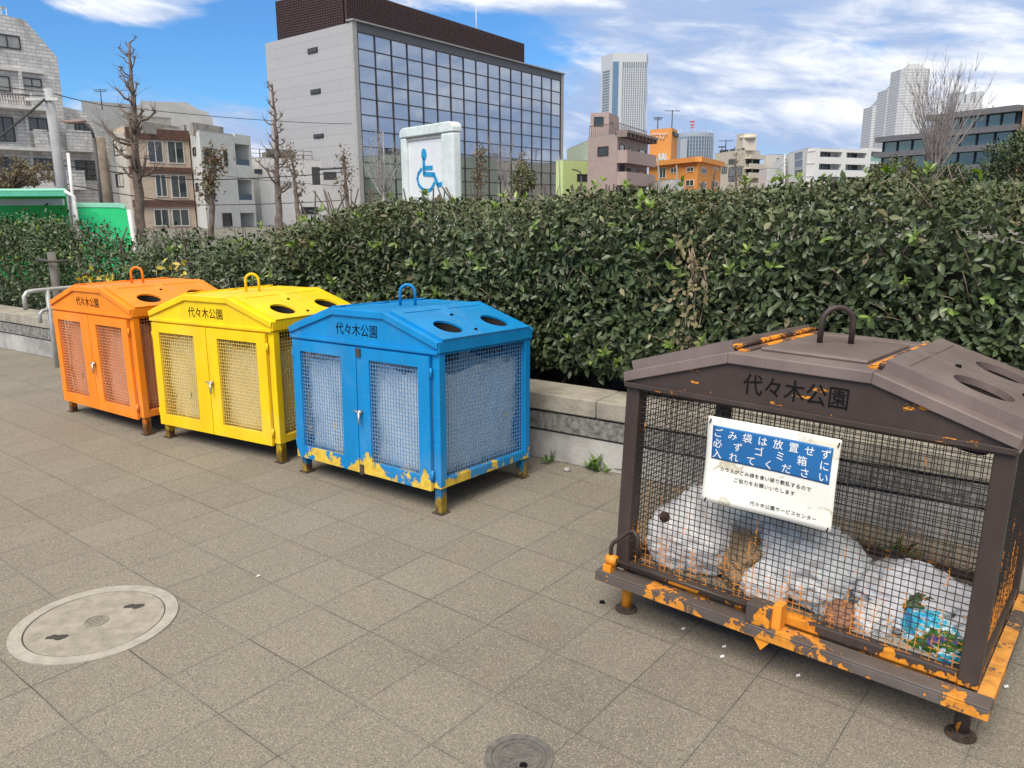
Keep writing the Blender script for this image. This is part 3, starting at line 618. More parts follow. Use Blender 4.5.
# tray of steel angle round the foot
m = MB(); tx, ty0, ty1 = .655, -.497, .46
for (x0, x1, y0, y1) in ((-tx, tx, ty0, -D + .0), (-tx, tx, D, ty1), (-tx, -Wd + .0, -D, D)):
    m.box(x0, x1, y0, y1, .158, .1655)
m.box(-tx, tx, ty0, ty0 + .007, .125, .158); m.box(-tx, tx, ty1 - .007, ty1, .125, .158); m.box(-tx, -tx + .007, ty0 + .007, ty1 - .007, .125, .158); m.box(tx - .007, tx, ty0 + .007, ty1 - .007, .125, .158)
m.box(-.6, .6, -.36, -.31, .10, .1575); m.box(-.6, .6, .31, .36, .10, .1575)
bt = m.build('base_tray', pt, bb, bevel=.003); m = MB(); m.box(Wd, tx, -D + .001, D - .001, .158, .1657); m.build('tray_edge', worn('tray_edge_paint', (.105, .085, .077), (.72, .33, .07), .1, .2, .12, .44, 7, .6, rustamt=.02), bt)
for x, y in ((-.585, -.365), (.585, -.385), (-.585, .37), (.585, .37)):
    zf = foot_z(BQ, x, y); m = MB(); m.cyl((x, y), .021, zf + .008, .158, 14, True); l = m.build('leg', pb, bb)
    m = MB(); m.cyl((x, y), .043, zf, zf + .008, 24); m.ring((x, y), .021, .027, zf + .008, zf + .018, 16); m.build('foot_plate', RUSTY, l)
# drop-front latch and lever
m = MB(); m.box(-.062, .02, -.492, -D - .001, .166, .236); lt = m.build('latch_box', worn('latch_paint', (.075, .06, .055), ORU, .1, .3, .2, .66, 13, .5), bb, bevel=.004)
m = MB(); m.box(.022, .05, -.475, -D - .001, .168, .25); m.extr([(-.030, .125), (.030, .125), (.0, .085)][::-1], -.490, -.482); m.build('latch_tongue', worn('tongue_paint', ORU, (.10, .07, .06), 0, .2, .1, .7, 15), lt)
m = MB(); m.tube([(-.60, -.462, .212), (-.06, -.462, .212)], .008, 10); m.tube([(-.612, -.462, .185), (-.612, -.462, .262), (-.60, -.466, .282), (-.535, -.47, .345), (-.515, -.47, .352), (-.497, -.47, .335), (-.493, -.47, .265)], .008, 10); lv = m.build('lever', pb, bb)
m = MB(); m.box(-.63, -.596, -.485, -D - .02, .1656, .192); m.tube([(-.625, -.462, .21), (-.585, -.462, .21)], .02, 12); m.build('lever_bracket', worn('bracket_paint', ORU, (.07, .05, .045), 0, .2, .1, .72, 16), lv)
# notice tied to the mesh
nq = empty('notice', BP + BR @ Vector((-.055, -.44, .53)), 'white laminated paper notice with a blue printed panel tied to the brown mesh', 'notice', rot=BQ)
def curl(x, z): return .004 * math.sin(x * 14 + 1) + .004 * math.sin(z * 19 + x * 6) - .010 * max(0, abs(x) - .17) * 10 * .3
m, t_, p_ = newmat('notice_paper'); o_ = t_.nodes.new('ShaderNodeTexCoord').outputs['Object']
st = noise(t_, 6.5, 4, .55, o_, (1, 1, 1.5), dist=.8); edge = math_n(t_, 'SUBTRACT', 1.0, math_n(t_, 'MULTIPLY', math_n(t_, 'ABSOLUTE', math_n(t_, 'SUBTRACT', st, .60)), 45.0), clamp=True)
t_.links.new(mixc(t_, math_n(t_, 'MULTIPLY', edge, .7), mixc(t_, sstep(t_, st, .58, .62), (.80, .80, .74), (.70, .67, .56)), (.42, .36, .25)), p_.inputs['Base Color']); p_.inputs['Roughness'].default_value = .3
paper = m
def curved_sheet(x0, x1, z0, z1, y, th, nx=24, nz=16):
    mb = MB(); vs = []
    for s_ in (0, 1):
        for j in range(nz + 1):
            for i in range(nx + 1):
                x, z = x0 + (x1 - x0) * i / nx, z0 + (z1 - z0) * j / nz; vs.append((x, y + s_ * th + curl(x, z), z))
    k = (nx + 1) * (nz + 1); fs = []
    for j in range(nz):
        for i in range(nx):
            a = j * (nx + 1) + i; fs += [(a, a + 1, a + nx + 2, a + nx + 1), (k + a, k + a + nx + 1, k + a + nx + 2, k + a + 1)]
    bd = [j * (nx + 1) for j in range(nz + 1)]
    for i in range(nx): fs += [(i + 1, i, k + i, k + i + 1), (nz * (nx + 1) + i, nz * (nx + 1) + i + 1, k + nz * (nx + 1) + i + 1, k + nz * (nx + 1) + i)]
    for j in range(nz): fs += [(j * (nx + 1), (j + 1) * (nx + 1), k + (j + 1) * (nx + 1), k + j * (nx + 1)), ((j + 1) * (nx + 1) + nx, j * (nx + 1) + nx, k + j * (nx + 1) + nx, k + (j + 1) * (nx + 1) + nx)]
    mb.add(vs, fs, True); return mb
curved_sheet(-.218, .218, 0, .302, 0, .0015).build('sheet', paper, nq)
bp_ = curved_sheet(-.198, .198, .155, .272, -.0016, .0012).build('blue_panel', plain('print_blue', (.015, .13, .36), .3, .06), nq)
tw = MB(); WHT = plain('print_white', (.82, .82, .80), .4, .03)
for line, z, n in (('ごみ袋は放置せず', .236, 8), ('必ずゴミ箱に', .199, 6), ('入れてください', .162, 7)):
    for k, ch in enumerate(line): text_on(tw, ch, .0335, -.178 + (.356) * k / (n - 1), -.0022, z, curve=curl)
tw.build('printed_heading', WHT, bp_)
tk = MB(); text_on(tk, 'カラスがごみ袋を食い破り散乱するので', .0165, -.01, -.0006, .118, spacing=1.08, curve=curl); text_on(tk, 'ご協力をお願いいたします', .0165, -.01, -.0006, .090, spacing=1.1, curve=curl); text_on(tk, '代々木公園サービスセンター', .0165, .06, -.0006, .024, spacing=1.06, curve=curl)
tk.build('printed_text', BLACKP, nq)
ties = MB()
for x, z in ((-.21, .29), (.21, .29), (-.205, .01), (.205, .012)): ties.tube([(x, -.004 + curl(x, z), z - .012), (x + .004, -.006 + curl(x, z), z), (x, .03, z + .012)], .0022, 6)
ties.build('cable_ties', BLACKP, nq)

# rubbish lying in the brown bin
from mathutils import noise as mno
def bag(name, label, cat, c, size, mat, seed, rot=0, neck=None, amp=.16, extra=None, group=None):
    n = 96; m_ = 64; vs = []; off = Vector((seed * 3.7, seed * 1.3, seed * 2.1))
    for j in range(m_ + 1):
        th = math.pi * j / m_
        for i in range(n):
            ph_ = 2 * math.pi * i / n; d = Vector((math.sin(th) * math.cos(ph_), math.sin(th) * math.sin(ph_), math.cos(th)))
            big = mno.noise(d * 1.5 + off) * .9; rid = 1 - abs(mno.noise(d * 3.2 + off)) * 2.2; rid2 = 1 - abs(mno.noise(d * 7.5 + off * 1.7 + Vector((big, rid * .4, 0)))) * 2.0
            r_ = 1 + amp * (big * 1.3 + rid * .55 + rid2 * .30 + mno.noise(d * 14 + off) * .07 - .50)
            sq = (abs(d.x) ** 3 + abs(d.y) ** 3 + abs(d.z) ** 3) ** (-1 / 3); r_ *= .45 + .55 * sq
            p = Vector((d.x * r_ * size[0], d.y * r_ * size[1], d.z * r_ * size[2]))
            if neck and d.z > .6: k = (d.z - .6) / .4; p.z += neck * k * k * (1 + .5 * math.sin(ph_ * 3)); p.x *= 1 - .8 * k * (1 - k); p.y *= 1 - .8 * k * (1 - k)
            p.z = max(p.z, -size[2] * .82 + .004 * rid2); vs.append(Matrix.Rotation(rot, 3, 'Z') @ p)
    mb = MB(); mb.add(vs, [(j * n + i, (j + 1) * n + i, (j + 1) * n + (i + 1) % n, j * n + (i + 1) % n) for j in range(m_) for i in range(n)], True)
    o = mb.build(name, mat); o.rotation_mode = 'QUATERNION'; o.rotation_quaternion = BQ
    o.location = BP + BR @ Vector(c); tag(o, label, cat, group); return o
FZ = zb + .0125
wbag = bagmat('white_bag', (.94, .94, .94), .24, .35, 9); gbag = bagmat('grey_bag', (.78, .81, .82), .3, .3, 10); tbag = bagmat('print_bag', (.82, .85, .86), .35, .3, 12); pbag = plain('kraft_paper', (.30, .215, .13), .85, .2, 9, 0, .5)
GB = 'rubbish bags inside the brown bin'
b1 = bag('trash_bag', 'bright white plastic bag with a torn hole, left end of the brown bin heap', 'trash bag', (-.395, -.215, FZ + .115), (.17, .15, .14), wbag, 2, .2, .03, .15, group=GB)
MB().tube([(-.06, -.142, .10), (-.055, -.149, .10)], .02, 12).build('torn_hole', plain('rot_brown', (.06, .03, .02), .8), b1)
bag('trash_bag', 'white plastic bag slumped at the back behind the notice', 'trash bag', (-.25, .05, FZ + .16), (.22, .19, .19), gbag, 8, .4, .04, .16, group=GB)
bag('trash_bag', 'bulging grey-white knotted bag in the middle of the heap', 'trash bag', (.045, -.18, FZ + .12), (.17, .16, .15), tbag, 5, -.2, .0, .18, group=GB)
bag('trash_bag', 'small crumpled white bag lying low in front of the grey one', 'trash bag', (-.06, -.33, FZ + .05), (.085, .05, .065), wbag, 9, .3, .02, .2, group=GB)
bag('trash_bag', 'long pale lavender bag lying toward the right end of the brown bin', 'trash bag', (.345, -.10, FZ + .072), (.215, .17, .088), bagmat('lavender_bag', (.84, .84, .88), .35, .3, 11), 12, -.25, .03, .2, group=GB)
bag('paper_bag', 'creased brown paper bag leaning between the white bags', 'paper bag', (-.185, -.23, FZ + .08), (.085, .11, .10), pbag, 15, .6, .0, .2)
bag('paper_cup', 'squashed brown and white takeaway cup at the front of the heap', 'cup', (.20, -.335, FZ + .04), (.05, .045, .05), plain('cup_brown', (.34, .17, .10), .7, .3, 12), 18, .2, .0, .15)
bag('napkin', 'crumpled white napkin beside the squashed cup', 'napkin', (.285, -.31, FZ + .045), (.06, .055, .055), wbag, 22, .9, .0, .25)
m, t_, p_ = newmat('wrapper_film'); nn_ = noise(t_, 9, 3, .5); rp = t_.nodes.new('ShaderNodeValToRGB'); rp.color_ramp.interpolation = 'CONSTANT'; e = rp.color_ramp.elements
e[0].position = 0; e[0].color = (.02, .32, .62, 1); e[1].position = .43; e[1].color = (.06, .48, .66, 1)
for p__, c__ in ((.52, (.55, .72, .78, 1)), (.57, (.05, .16, .02, 1)), (.64, (.12, .10, .30, 1))):
    x_ = e.new(p__); x_.color = c__
t_.links.new(nn_, rp.inputs[0]); t_.links.new(rp.outputs[0], p_.inputs['Base Color']); p_.inputs['Roughness'].default_value = .22
bag('snack_wrapper', 'shiny light blue and green snack wrapper in the front right corner of the brown bin', 'wrapper', (.455, -.30, FZ + .055), (.10, .05, .07), m, 25, -.5, .0, .25)
bag('snack_wrapper', 'dark green crumpled wrapper behind the light blue one', 'wrapper', (.41, -.20, FZ + .06), (.09, .05, .07), plain('green_film', (.05, .09, .03), .4, .4, 14), 27, .4, .0, .25)
MB_ = MB(); MB_.box(-.16, .2, -.05, .05, 0, .012); o = MB_.build('cardboard_scrap', plain('grey_board', (.40, .38, .33), .85, .15, 8)); o.rotation_mode = 'QUATERNION'; o.rotation_quaternion = BQ @ Matrix.Rotation(.08, 3, 'Z').to_quaternion(); o.location = BP + BR @ Vector((.32, -.325, FZ)); tag(o, 'flat grey cardboard scrap under the blue wrapper', 'cardboard')

# ------------------------------------------------------------------ covers, handrail, small things on the paving
mc = empty('manhole_cover', (-1.600, 2.735, 0), 'large round pale concrete manhole cover with two lifting slots', 'manhole cover', rot=Matrix.Rotation(RAD(52), 3, 'Z').to_quaternion())
m_lid = plain('cover_concrete', (.30, .275, .225), .9, .2, 14, 0, .5); m_rng = plain('cover_ring', (.37, .345, .295), .9, .14, 18, 0, .5)
MB().ring((0, 0), .245, .292, -.01, .006, 64).build('rim', m_rng, mc, bevel=.002); MB().cyl((0, 0), .240, -.01, .004, 64).build('lid', m_lid, mc); MB().ring((0, 0), .240, .245, -.012, .0015, 64).build('seam', m_dark, mc)
for sg in (-1, 1):
    rz = Matrix.Translation((sg * .145, 0, 0)) @ Matrix.Rotation(RAD(-46), 4, 'Z'); m = MB(); m.box(-.036, .036, -.010, .010, .003, .0050, rz)
    for cx_, cy_, r_ in ((-.012, .004, .016), (.014, -.003, .019), (.030, .004, .011)): c_ = rz @ Vector((cx_, cy_, 0)); m.cyl((c_.x, c_.y), r_, .003, .0054 + cx_ * .004, 14)
    m.build('lifting_slot', plain('slot_iron', (.045, .04, .034), .7), mc)
m = MB(); m.ring((0, 0), .036, .043, .003, .007, 24)
for k in range(-2, 3): m.box(-.03, .03, k * .011 - .002, k * .011 + .002, .004, .0062)
for k in (-1, 0, 1): m.box(k * .017 - .002, k * .017 + .002, -.028, .028, .004, .0068)
m.build('emblem', plain('emblem_conc', (.22, .205, .17), .9), mc)
dc = empty('drain_cover', (.015, 1.965, 0), 'small round grey iron drain cover at the bottom edge of the picture', 'drain cover')
m_ir = plain('cast_iron', (.16, .152, .14), .65, .25, 30, .3, .4)
MB().ring((0, 0), .080, .100, -.01, .005, 48).build('rim', m_ir, dc, bevel=.002); m = MB(); m.cyl((0, 0), .078, -.01, .002, 48); m.ring((0, 0), .060, .066, .0015, .0045, 40)
for k in range(28):
    a, q_ = k * 2.399, .055 * math.sqrt((k + .5) / 28); m.box(q_ * math.cos(a) - .006, q_ * math.cos(a) + .006, q_ * math.sin(a) - .0035, q_ * math.sin(a) + .0035, .0015, .0042)
m.build('lid', m_ir, dc); MB().cyl((.012, -.035), .012, .001, .0048, 12).build('key_hole', BLACKP, dc)
# handrail
hr = wroot('handrail', (-4.62, 7.7, 0), 'grey steel two-rail handrail at the end of the planter wall', 'handrail'); m_gal = plain('galvanised', (.46, .46, .45), .42, .15, 12, .25)
dv = Vector((.53, .85, 0)).normalized(); h0 = Vector((-4.66, 7.50, 0))
def hp_(t_, z): return h0 + dv * t_ + Vector((0, 0, z))
MB().tube([hp_(.0, .60), hp_(0, .73), hp_(.03, .765), hp_(.09, .775), hp_(1.8, .775)], .021, 10).build('top_rail', m_gal, hr)
MB().tube([hp_(.12, .46), hp_(.12, .545), hp_(.15, .575), hp_(.2, .585), hp_(1.8, .585)], .018, 10).build('lower_rail', m_gal, hr)
MB().tube([hp_(.22, 0), hp_(.22, .775)], .023, 10).build('post', m_gal, hr); MB().tube([hp_(1.45, 0), hp_(1.45, .775)], .023, 10).build('post', m_gal, hr)
wp_ = at_y(57, 300, 8.25); ws = wroot('stake', (wp_.x, wp_.y, .36), 'weathered wooden stake with a cross wire standing in the left hedge', 'stake'); tp = at_y(51, 252, 8.25)
m_wd = plain('weathered_wood', (.17, .16, .14), .9, .3, 8, 0, .5, (1, 1, .2)); MB().tube([(wp_.x + .02, wp_.y, .3), (tp.x, tp.y, tp.z)], .042, 12).build('pole', m_wd, ws)
a_, b_ = at_y(36, 259, 8.2), at_y(68, 261, 8.2); MB().tube([a_, (a_ + b_) / 2 + Vector((0, -.05, -.01)), b_], .016, 6).build('wire', plain('dark_tie', (.06, .06, .055), .7), ws)
def weed(loc, label, n, size, seed, cat='weed'):
    r_ = np.random.default_rng(seed); P_ = np.tile(np.array([loc[0], loc[1], .004]), (n, 1)) + r_.normal(size=(n, 3)) * np.array([.02, .02, 0]); A = r_.normal(size=(n, 3)); A[:, 2] = np.abs(A[:, 2]) * .9 + .35
    o_ = leaf_mesh('weed', P_, np.tile([0, 0, 1.], (n, 1)), r_.uniform(size * .5, size, n), .3, WEED, None, r_, axis=A, spread=.1, shift=loc); o_.location = loc; tag(o_, label, cat); return o_
WEED = leaf_mat('weed_leaf', [(0, (.05, .12, .02)), (1, (.16, .28, .05))], .5)
weed((.515, 4.47, 0), 'bright green weed at the foot of the wall between the blue and brown bins', 34, .13, 3); weed((.23, 4.62, 0), 'small sparse weed by the back corner of the blue bin', 14, .09, 5)
bw = BP + BR @ Vector((.15, .62, 0)); weed((bw.x, bw.y, 0), 'leafy weed behind the brown bin seen through its mesh', 40, .2, 8)
bw2 = BP + BR @ Vector((.47, .60, 0)); weed((bw2.x, bw2.y, 0), 'lone small weed behind the right end of the brown bin', 12, .12, 9)
P_ = np.array([np.array(BP + BR @ Vector((random.uniform(-.5, .6), random.uniform(.5, .82), 0))) for _ in range(260)]); P_[:, 2] = rng.uniform(.004, .03, 260)
tag(leaf_mesh('fallen_leaves', P_, np.tile([0, 0, 1.], (260, 1)), rng.uniform(.03, .07, 260), .5, DRYLEAF, None, rng, spread=1), kind='stuff')
def pebble(name, px, py, r_, mat, label, cat, sq=.6, seed=1, group=None):
    rr = random.Random(seed); p = at_z(px, py, 0); mb = MB(); n = 10; vs = []
    for j in range(7):
        for i in range(n):
            th, ph_ = math.pi * j / 6, 2 * math.pi * i / n; k = r_ * rr.uniform(.8, 1.15) if 0 < j < 6 else r_; vs.append((k * math.sin(th) * math.cos(ph_), k * math.sin(th) * math.sin(ph_), k * sq * math.cos(th) + r_ * sq * .8))
    mb.add(vs, [(j * n + i, (j + 1) * n + i, (j + 1) * n + (i + 1) % n, j * n + (i + 1) % n) for j in range(6) for i in range(n)], True); o_ = mb.build(name, mat); o_.location = (p.x, p.y, 0); tag(o_, label, cat, group)
pebble('stone', 567, 471, .022, m_conc, 'small grey stone on the paving left of the bright green weed', 'stone', seed=2)
pebble('bottle_cap', 602, 603, .012, BLACKP, 'black bottle cap lying beside the front left foot of the brown bin', 'bottle cap', .5, 3)
for k, (x, y, lab) in enumerate(((258, 577, 'tiny white paper scrap on open paving right of the manhole cover'), (724, 648, 'tiny white paper scrap in the shadow below the latch'), (722, 658, 'second white paper scrap just below the one under the latch'), (683, 630, 'white paper speck left of the latch under the tray'), (543, 462, 'white paper scrap behind the rear right leg of the blue bin'), (798, 677, 'white paper speck on the paving below the middle of the tray'), (1006, 688, 'white paper scrap on the paving right of the brown bin'))):
    p = at_z(x, y, 0); mb = MB(); q_ = .008; mb.add([(p.x - q_, p.y - q_ * .6, .004), (p.x + q_ * .8, p.y - q_ * .5, .006), (p.x + q_, p.y + q_ * .7, .009), (p.x - q_ * .5, p.y + q_, .005)], [(0, 1, 2, 3)]); tag(mb.build('paper_scrap', WHT), lab, 'litter', 'paper scraps on the paving')

# ------------------------------------------------------------------ town beyond the hedge
class Fac:
    """vertical facade from ground point A to B (seen left to right); s runs along it, d outward toward the viewer"""
    def __init__(f, A, B):
        f.A = Vector((A[0], A[1], 0)); v = Vector((B[0] - A[0], B[1] - A[1], 0)); f.L = v.length; f.e = v / f.L; f.n = Vector((f.e.y, -f.e.x, 0))
    def at(f, px, py):
        d = ray(px, py); t = (f.A - EYEV).dot(f.n) / d.dot(f.n); p = EYEV + d * t; return (p - f.A).dot(f.e), p.z
    def P(f, s, d, z): return f.A + f.e * s + f.n * d + Vector((0, 0, z))
    def box(f, mb, s0, s1, z0, z1, d0, d1):
        vs = [f.P(s, d, z) for z in (z0, z1) for s, d in ((s0, d1), (s1, d1), (s1, d0), (s0, d0))]
        mb.add(vs, [(3, 2, 1, 0), (4, 5, 6, 7), (0, 1, 5, 4), (1, 2, 6, 5), (2, 3, 7, 6), (3, 0, 4, 7)]); return mb
    def pbox(f, mb, x0, y0, x1, y1, d0, d1):
        (a, z1), (b, z0) = f.at(x0, y0), f.at(x1, y1); return f.box(mb, a, b, z0, z1, d0, d1)
FR_D = plain('dark_frame', (.03, .03, .032), .5); FR_L = plain('pale_frame', (.55, .55, .53), .5); POLEG = plain('pole_grey', (.22, .22, .21), .6); FR_W = plain('white_frame', (.7, .7, .69), .5)
GL = glass_m('window_glass', (.035, .045, .05), .05); GL2 = glass_m('curtained_glass', (.30, .31, .30), .12, 0, .6, .5, 1.2); GLB = glass_m('blue_glass', (.06, .12, .17), .08)
def win(root, f, r, n=2, frame=FR_D, gl=GL, t=.07, name='window'):
    (a, z1), (b, z0) = f.at(r[0], r[1]), f.at(r[2], r[3]); m = MB(); t = min(t, (b - a) * .12)
    f.box(m, a, a + t, z0, z1, .0, .07); f.box(m, b - t, b, z0, z1, .0, .07); f.box(m, a + t, b - t, z0, z0 + t, 0, .07); f.box(m, a + t, b - t, z1 - t, z1, 0, .07)
    for k in range(1, n): s = a + (b - a) * k / n; f.box(m, s - t * .45, s + t * .45, z0 + t, z1 - t, 0, .06)
    w = m.build(name, frame, root); g = MB(); f.box(g, a + t, b - t, z0 + t, z1 - t, .004, .022); g.build('pane', gl, w); return w
def corners(pts, Y):
    p0 = at_y(*pts[0], Y); return [at_z(x, y, p0.z) for x, y in pts[:]] if True else None, p0.z
def footprint(front, depth):
    """front corners left to right -> counter-clockwise outline with a back pushed away from the viewer"""
    a, b = front[0], front[-1]; ca = Vector((a.x, a.y, 0)).normalized(); cb = Vector((b.x, b.y, 0)).normalized()
    k = [Vector((p.x, p.y, 0)) for p in front]; mid = (ca + cb).normalized(); return k + [Vector((b.x, b.y, 0)) + mid * depth, Vector((a.x, a.y, 0)) + mid * depth]
def building(label, front_px, Y, depth, mat, cat='building', name='building', group=None, roofmat=None, parapet=.35):
    p0 = at_y(*front_px[0], Y); z = p0.z; fr = [at_z(x, y, z) for x, y in front_px]; fp = footprint(fr, depth); c = sum(fp, Vector()) / len(fp)
    r = wroot(name, (c.x, c.y, 0), label, cat, group); MB().prism(fp, 0, z).build('wall', mat, r)
    ins = [c + (q - c) * .97 for q in fp]; MB().prism(ins, z, z + parapet * .35).build('roof', roofmat or ROOFM, r)
    return r, [Fac(fr[i], fr[i + 1]) for i in range(len(fr) - 1)], z, fp
ROOFM = plain('roof_membrane', (.33, .33, .32), .9)
def brick_wall(name, a, b, mortar, w=.6, h=.25, scale=1, stain=.8):
    m, t, p = newmat(name); o = t.nodes.new('ShaderNodeTexCoord').outputs['Object']; sp = t.nodes.new('ShaderNodeSeparateXYZ'); t.links.new(o, sp.inputs[0])
    cb = t.nodes.new('ShaderNodeCombineXYZ'); t.links.new(math_n(t, 'ADD', sp.outputs[0], sp.outputs[1]), cb.inputs[0]); t.links.new(sp.outputs[2], cb.inputs[1])
    br = nd(t, 'ShaderNodeTexBrick', i_Scale=scale); t.links.new(cb.outputs[0], br.inputs['Vector']); br.inputs['Color1'].default_value = (*a, 1); br.inputs['Color2'].default_value = (*b, 1); br.inputs['Mortar'].default_value = (*mortar, 1)
    br.inputs['Brick Width'].default_value = w; br.inputs['Row Height'].default_value = h; br.inputs['Mortar Size'].default_value = .022; br.inputs['Bias'].default_value = .1
    n = noise(t, 1.1, 7, .7, o, (1, 1, .5)); t.links.new(mixc(t, math_n(t, 'MULTIPLY', sstep(t, n, .42, .75), stain), br.outputs[0], mul(mortar, .8)), p.inputs['Base Color']); p.inputs['Roughness'].default_value = .85
    bump(t, p, br.outputs['Fac'], -.4, .03); return m
WB = brick_wall('white_brick', (.72, .715, .70), (.52, .52, .52), (.33, .33, .33), .75, .24)
SLAB = plain('slab_white', (.62, .615, .60), .8, .12, 2)

# white-brick apartment house, left
A0, A1 = at_y(-120, 84.5, 52), at_y(60, 110, 60); fa = Fac(A0, A1); zA = fa.at(20, 20)[1]
ra = wroot('apartment_house', fa.P(fa.L / 2, -5, 0), 'white brick apartment house with a sloping shoulder and balconies at the left edge', 'apartment house', 'houses across the street')
def poly_wall(f, px, d0, d1, z0=0.0):
    q = [f.at(x, y) for x, y in px]; q = [(q[0][0], z0)] + q + [(q[-1][0], z0)]; n = len(q)
    vs = [f.P(s, d1, z) for s, z in q] + [f.P(s, d0, z) for s, z in q]
    mb = MB(); mb.add(vs, [tuple(range(n))[::-1], tuple(range(n, 2 * n))] + [(i, (i + 1) % n, n + (i + 1) % n, n + i) for i in range(n)]); return mb
poly_wall(fa, [(-118, 2), (-8, 12), (25, 20), (57, 57), (63, 104)], -11, 0).build('wall', WB, ra)
poly_wall(fa, [(63.2, 105), (88, 111), (96, 121), (100, 134), (111, 137)], -9, -.6).build('wall', WB, ra)
for (x0, y0, x1, y1, n, g) in ((-22, 30.5, 21, 50, 3, GL2), (-16, 74, 11, 92, 2, GL2), (21, 77, 42, 88, 2, GL2), (-20, 115, 16, 142, 3, GL), (26, 117, 49, 131, 2, GL), (-20, 156, 19, 172, 3, GL), (31, 158, 53, 171, 2, GL)): win(ra, fa, (x0, y0, x1, y1), n, FR_D, g)
fa2 = Fac(fa.P(0, -.6, 0), fa.P(fa.L, -.6, 0))
for (x0, y0, x1, y1, n, g) in ((74, 123, 90, 133, 3, GL), (75, 160, 98, 180, 2, GL), (100, 160, 108, 178, 1, GL)): win(ra, fa2, (x0, y0, x1, y1), n, FR_D, g)
for pts in (((-60, 64), (42, 71)), ((-60, 96), (48, 109.5)), ((-60, 140), (56, 149.5)), ((-60, 181), (60, 187))):
    (a, z), (b, _) = fa.at(*pts[0]), fa.at(*pts[1]); zz_ = fa.at(*pts[1])[1]; d_ = .25 if pts[1][1] < 80 else 1.15
    m = MB(); fa.box(m, a, b, zz_ - .22, zz_, .0, d_); m.build('floor_slab', SLAB, ra)
for (x0, y0, x1, y1) in ((25, 94, 49, 108.5), (28, 130, 43, 148), (31, 171, 48, 187)):
    m = MB(); (a, z1), (b, z0) = fa.at(x0, y0), fa.at(x1, y1); fa.box(m, a, b, z0 - .1, z1 - .1, .95, 1.1); fa.box(m, a, b, z1 - .1, z1, .9, 1.14); m.build('balcony_wall', WB, ra)
m = MB()
for (x0, y0, x1, y1) in ((-20, 92, 24, 106), (44, 133, 54, 147), (-20, 172, 30, 186), (48, 173, 55, 187)):
    (a, z1), (b, z0) = fa.at(x0, y0), fa.at(x1, y1); k = max(3, int((b - a) / .16)); fa.box(m, a, b, z1 - .05, z1, 1.0, 1.06)
    for i in range(k + 1): s = a + (b - a) * i / k; fa.box(m, s - .018, s + .018, z0, z1 - .05, 1.01, 1.05)
m.build('balcony_railing', plain('railing_brown', (.13, .085, .07), .6), ra)
for (x0, y0, x1, y1) in ((60, 132, 91, 151), (58, 172, 80, 188)):
    m = MB(); (a, z1), (b, z0) = fa2.at(x0, y0), fa2.at(x1, y1); fa2.box(m, a, b, z0, z1, .9, 1.1); fa2.box(m, a, b, z0 - .15, z0, .0, 1.12); fa2.box(m, a, b, z1, z1 + .1, .86, 1.14); m.build('balcony_wall', WB, ra)
for x in (20, 27):
    m = MB(); (a, z1), (b, z0) = fa.at(x - 3.2, 71), fa.at(x + 3.2, 96); 
    if x == 20: fa.box(m, a, b, z0 - 8, z1, .0, .3); m.build('pilaster', WB, ra)
m = MB(); (a, z0), (b, z1) = fa.at(-14, 14), fa.at(11, 5); zb_ = fa.at(11, 17)[1]
for k in range(6): s = a + (b - a) * k / 5; m.tube([fa.P(s, -1, zb_ - .4), fa.P(s, -1, z1)], .04, 5)
m.tube([fa.P(a, -1, z1), fa.P(b, -1, z1)], .05, 5); m.tube([fa.P(a, -1, z0), fa.P(b, -1, z1)], .04, 5); m.build('roof_railing', FR_L, ra)

# grey house with a sloping roof further back
GREY = plain('grey_render', (.40, .405, .40), .85, .1, 1); rg, fg, zg, _ = building('pale grey house with a long flat roof behind the white brick apartments', [(81, 101), (140, 106), (196, 118)], 95, 14, GREY, 'house', 'house', 'houses across the street')
m = MB(); fr_ = [at_y(139, 101.5, 88), at_y(187, 103, 90), at_y(212, 119, 92)]; f_ = Fac(fr_[0], fr_[1]); 
m = poly_wall(f_, [(136, 113), (141, 100.5), (155, 101.5), (187, 102.5), (197, 109), (207, 112), (213, 119)], -8, 0, 8); rt_ = wroot('house', f_.P(3, -4, 0), 'grey house with a stepped attic roof rising behind the brown banded house', 'house', 'houses across the street'); SHIFT[rt_.name] = rt_.location.copy(); poly_wall(f_, [(136, 113), (141, 100.5), (155, 101.5), (187, 102.5), (197, 109), (207, 112), (213, 119)], -8, 0, 0).build('wall', GREY, rt_)
def antenna(px, py, Y, h, label, n=4):
    p = at_y(px, py, Y); r = wroot('aerial', (p.x, p.y, p.z - h), label, 'aerial'); s_ = Y * .0006
    m = MB(); m.tube([(p.x, p.y, p.z - h), (p.x, p.y, p.z)], s_, 5); m.build('mast', FR_D, r); m = MB()
    for k in range(n): w = h * (.35 - .05 * k); m.tube([(p.x - w, p.y, p.z - .04 * h - k * h * .08), (p.x + w, p.y, p.z - .04 * h - k * h * .08)], s_ * .8, 4)
    m.build('elements', FR_D, r)
antenna(100, 89, 92, 2.2, 'thin television aerial on the grey roof behind the white brick apartments', 2)

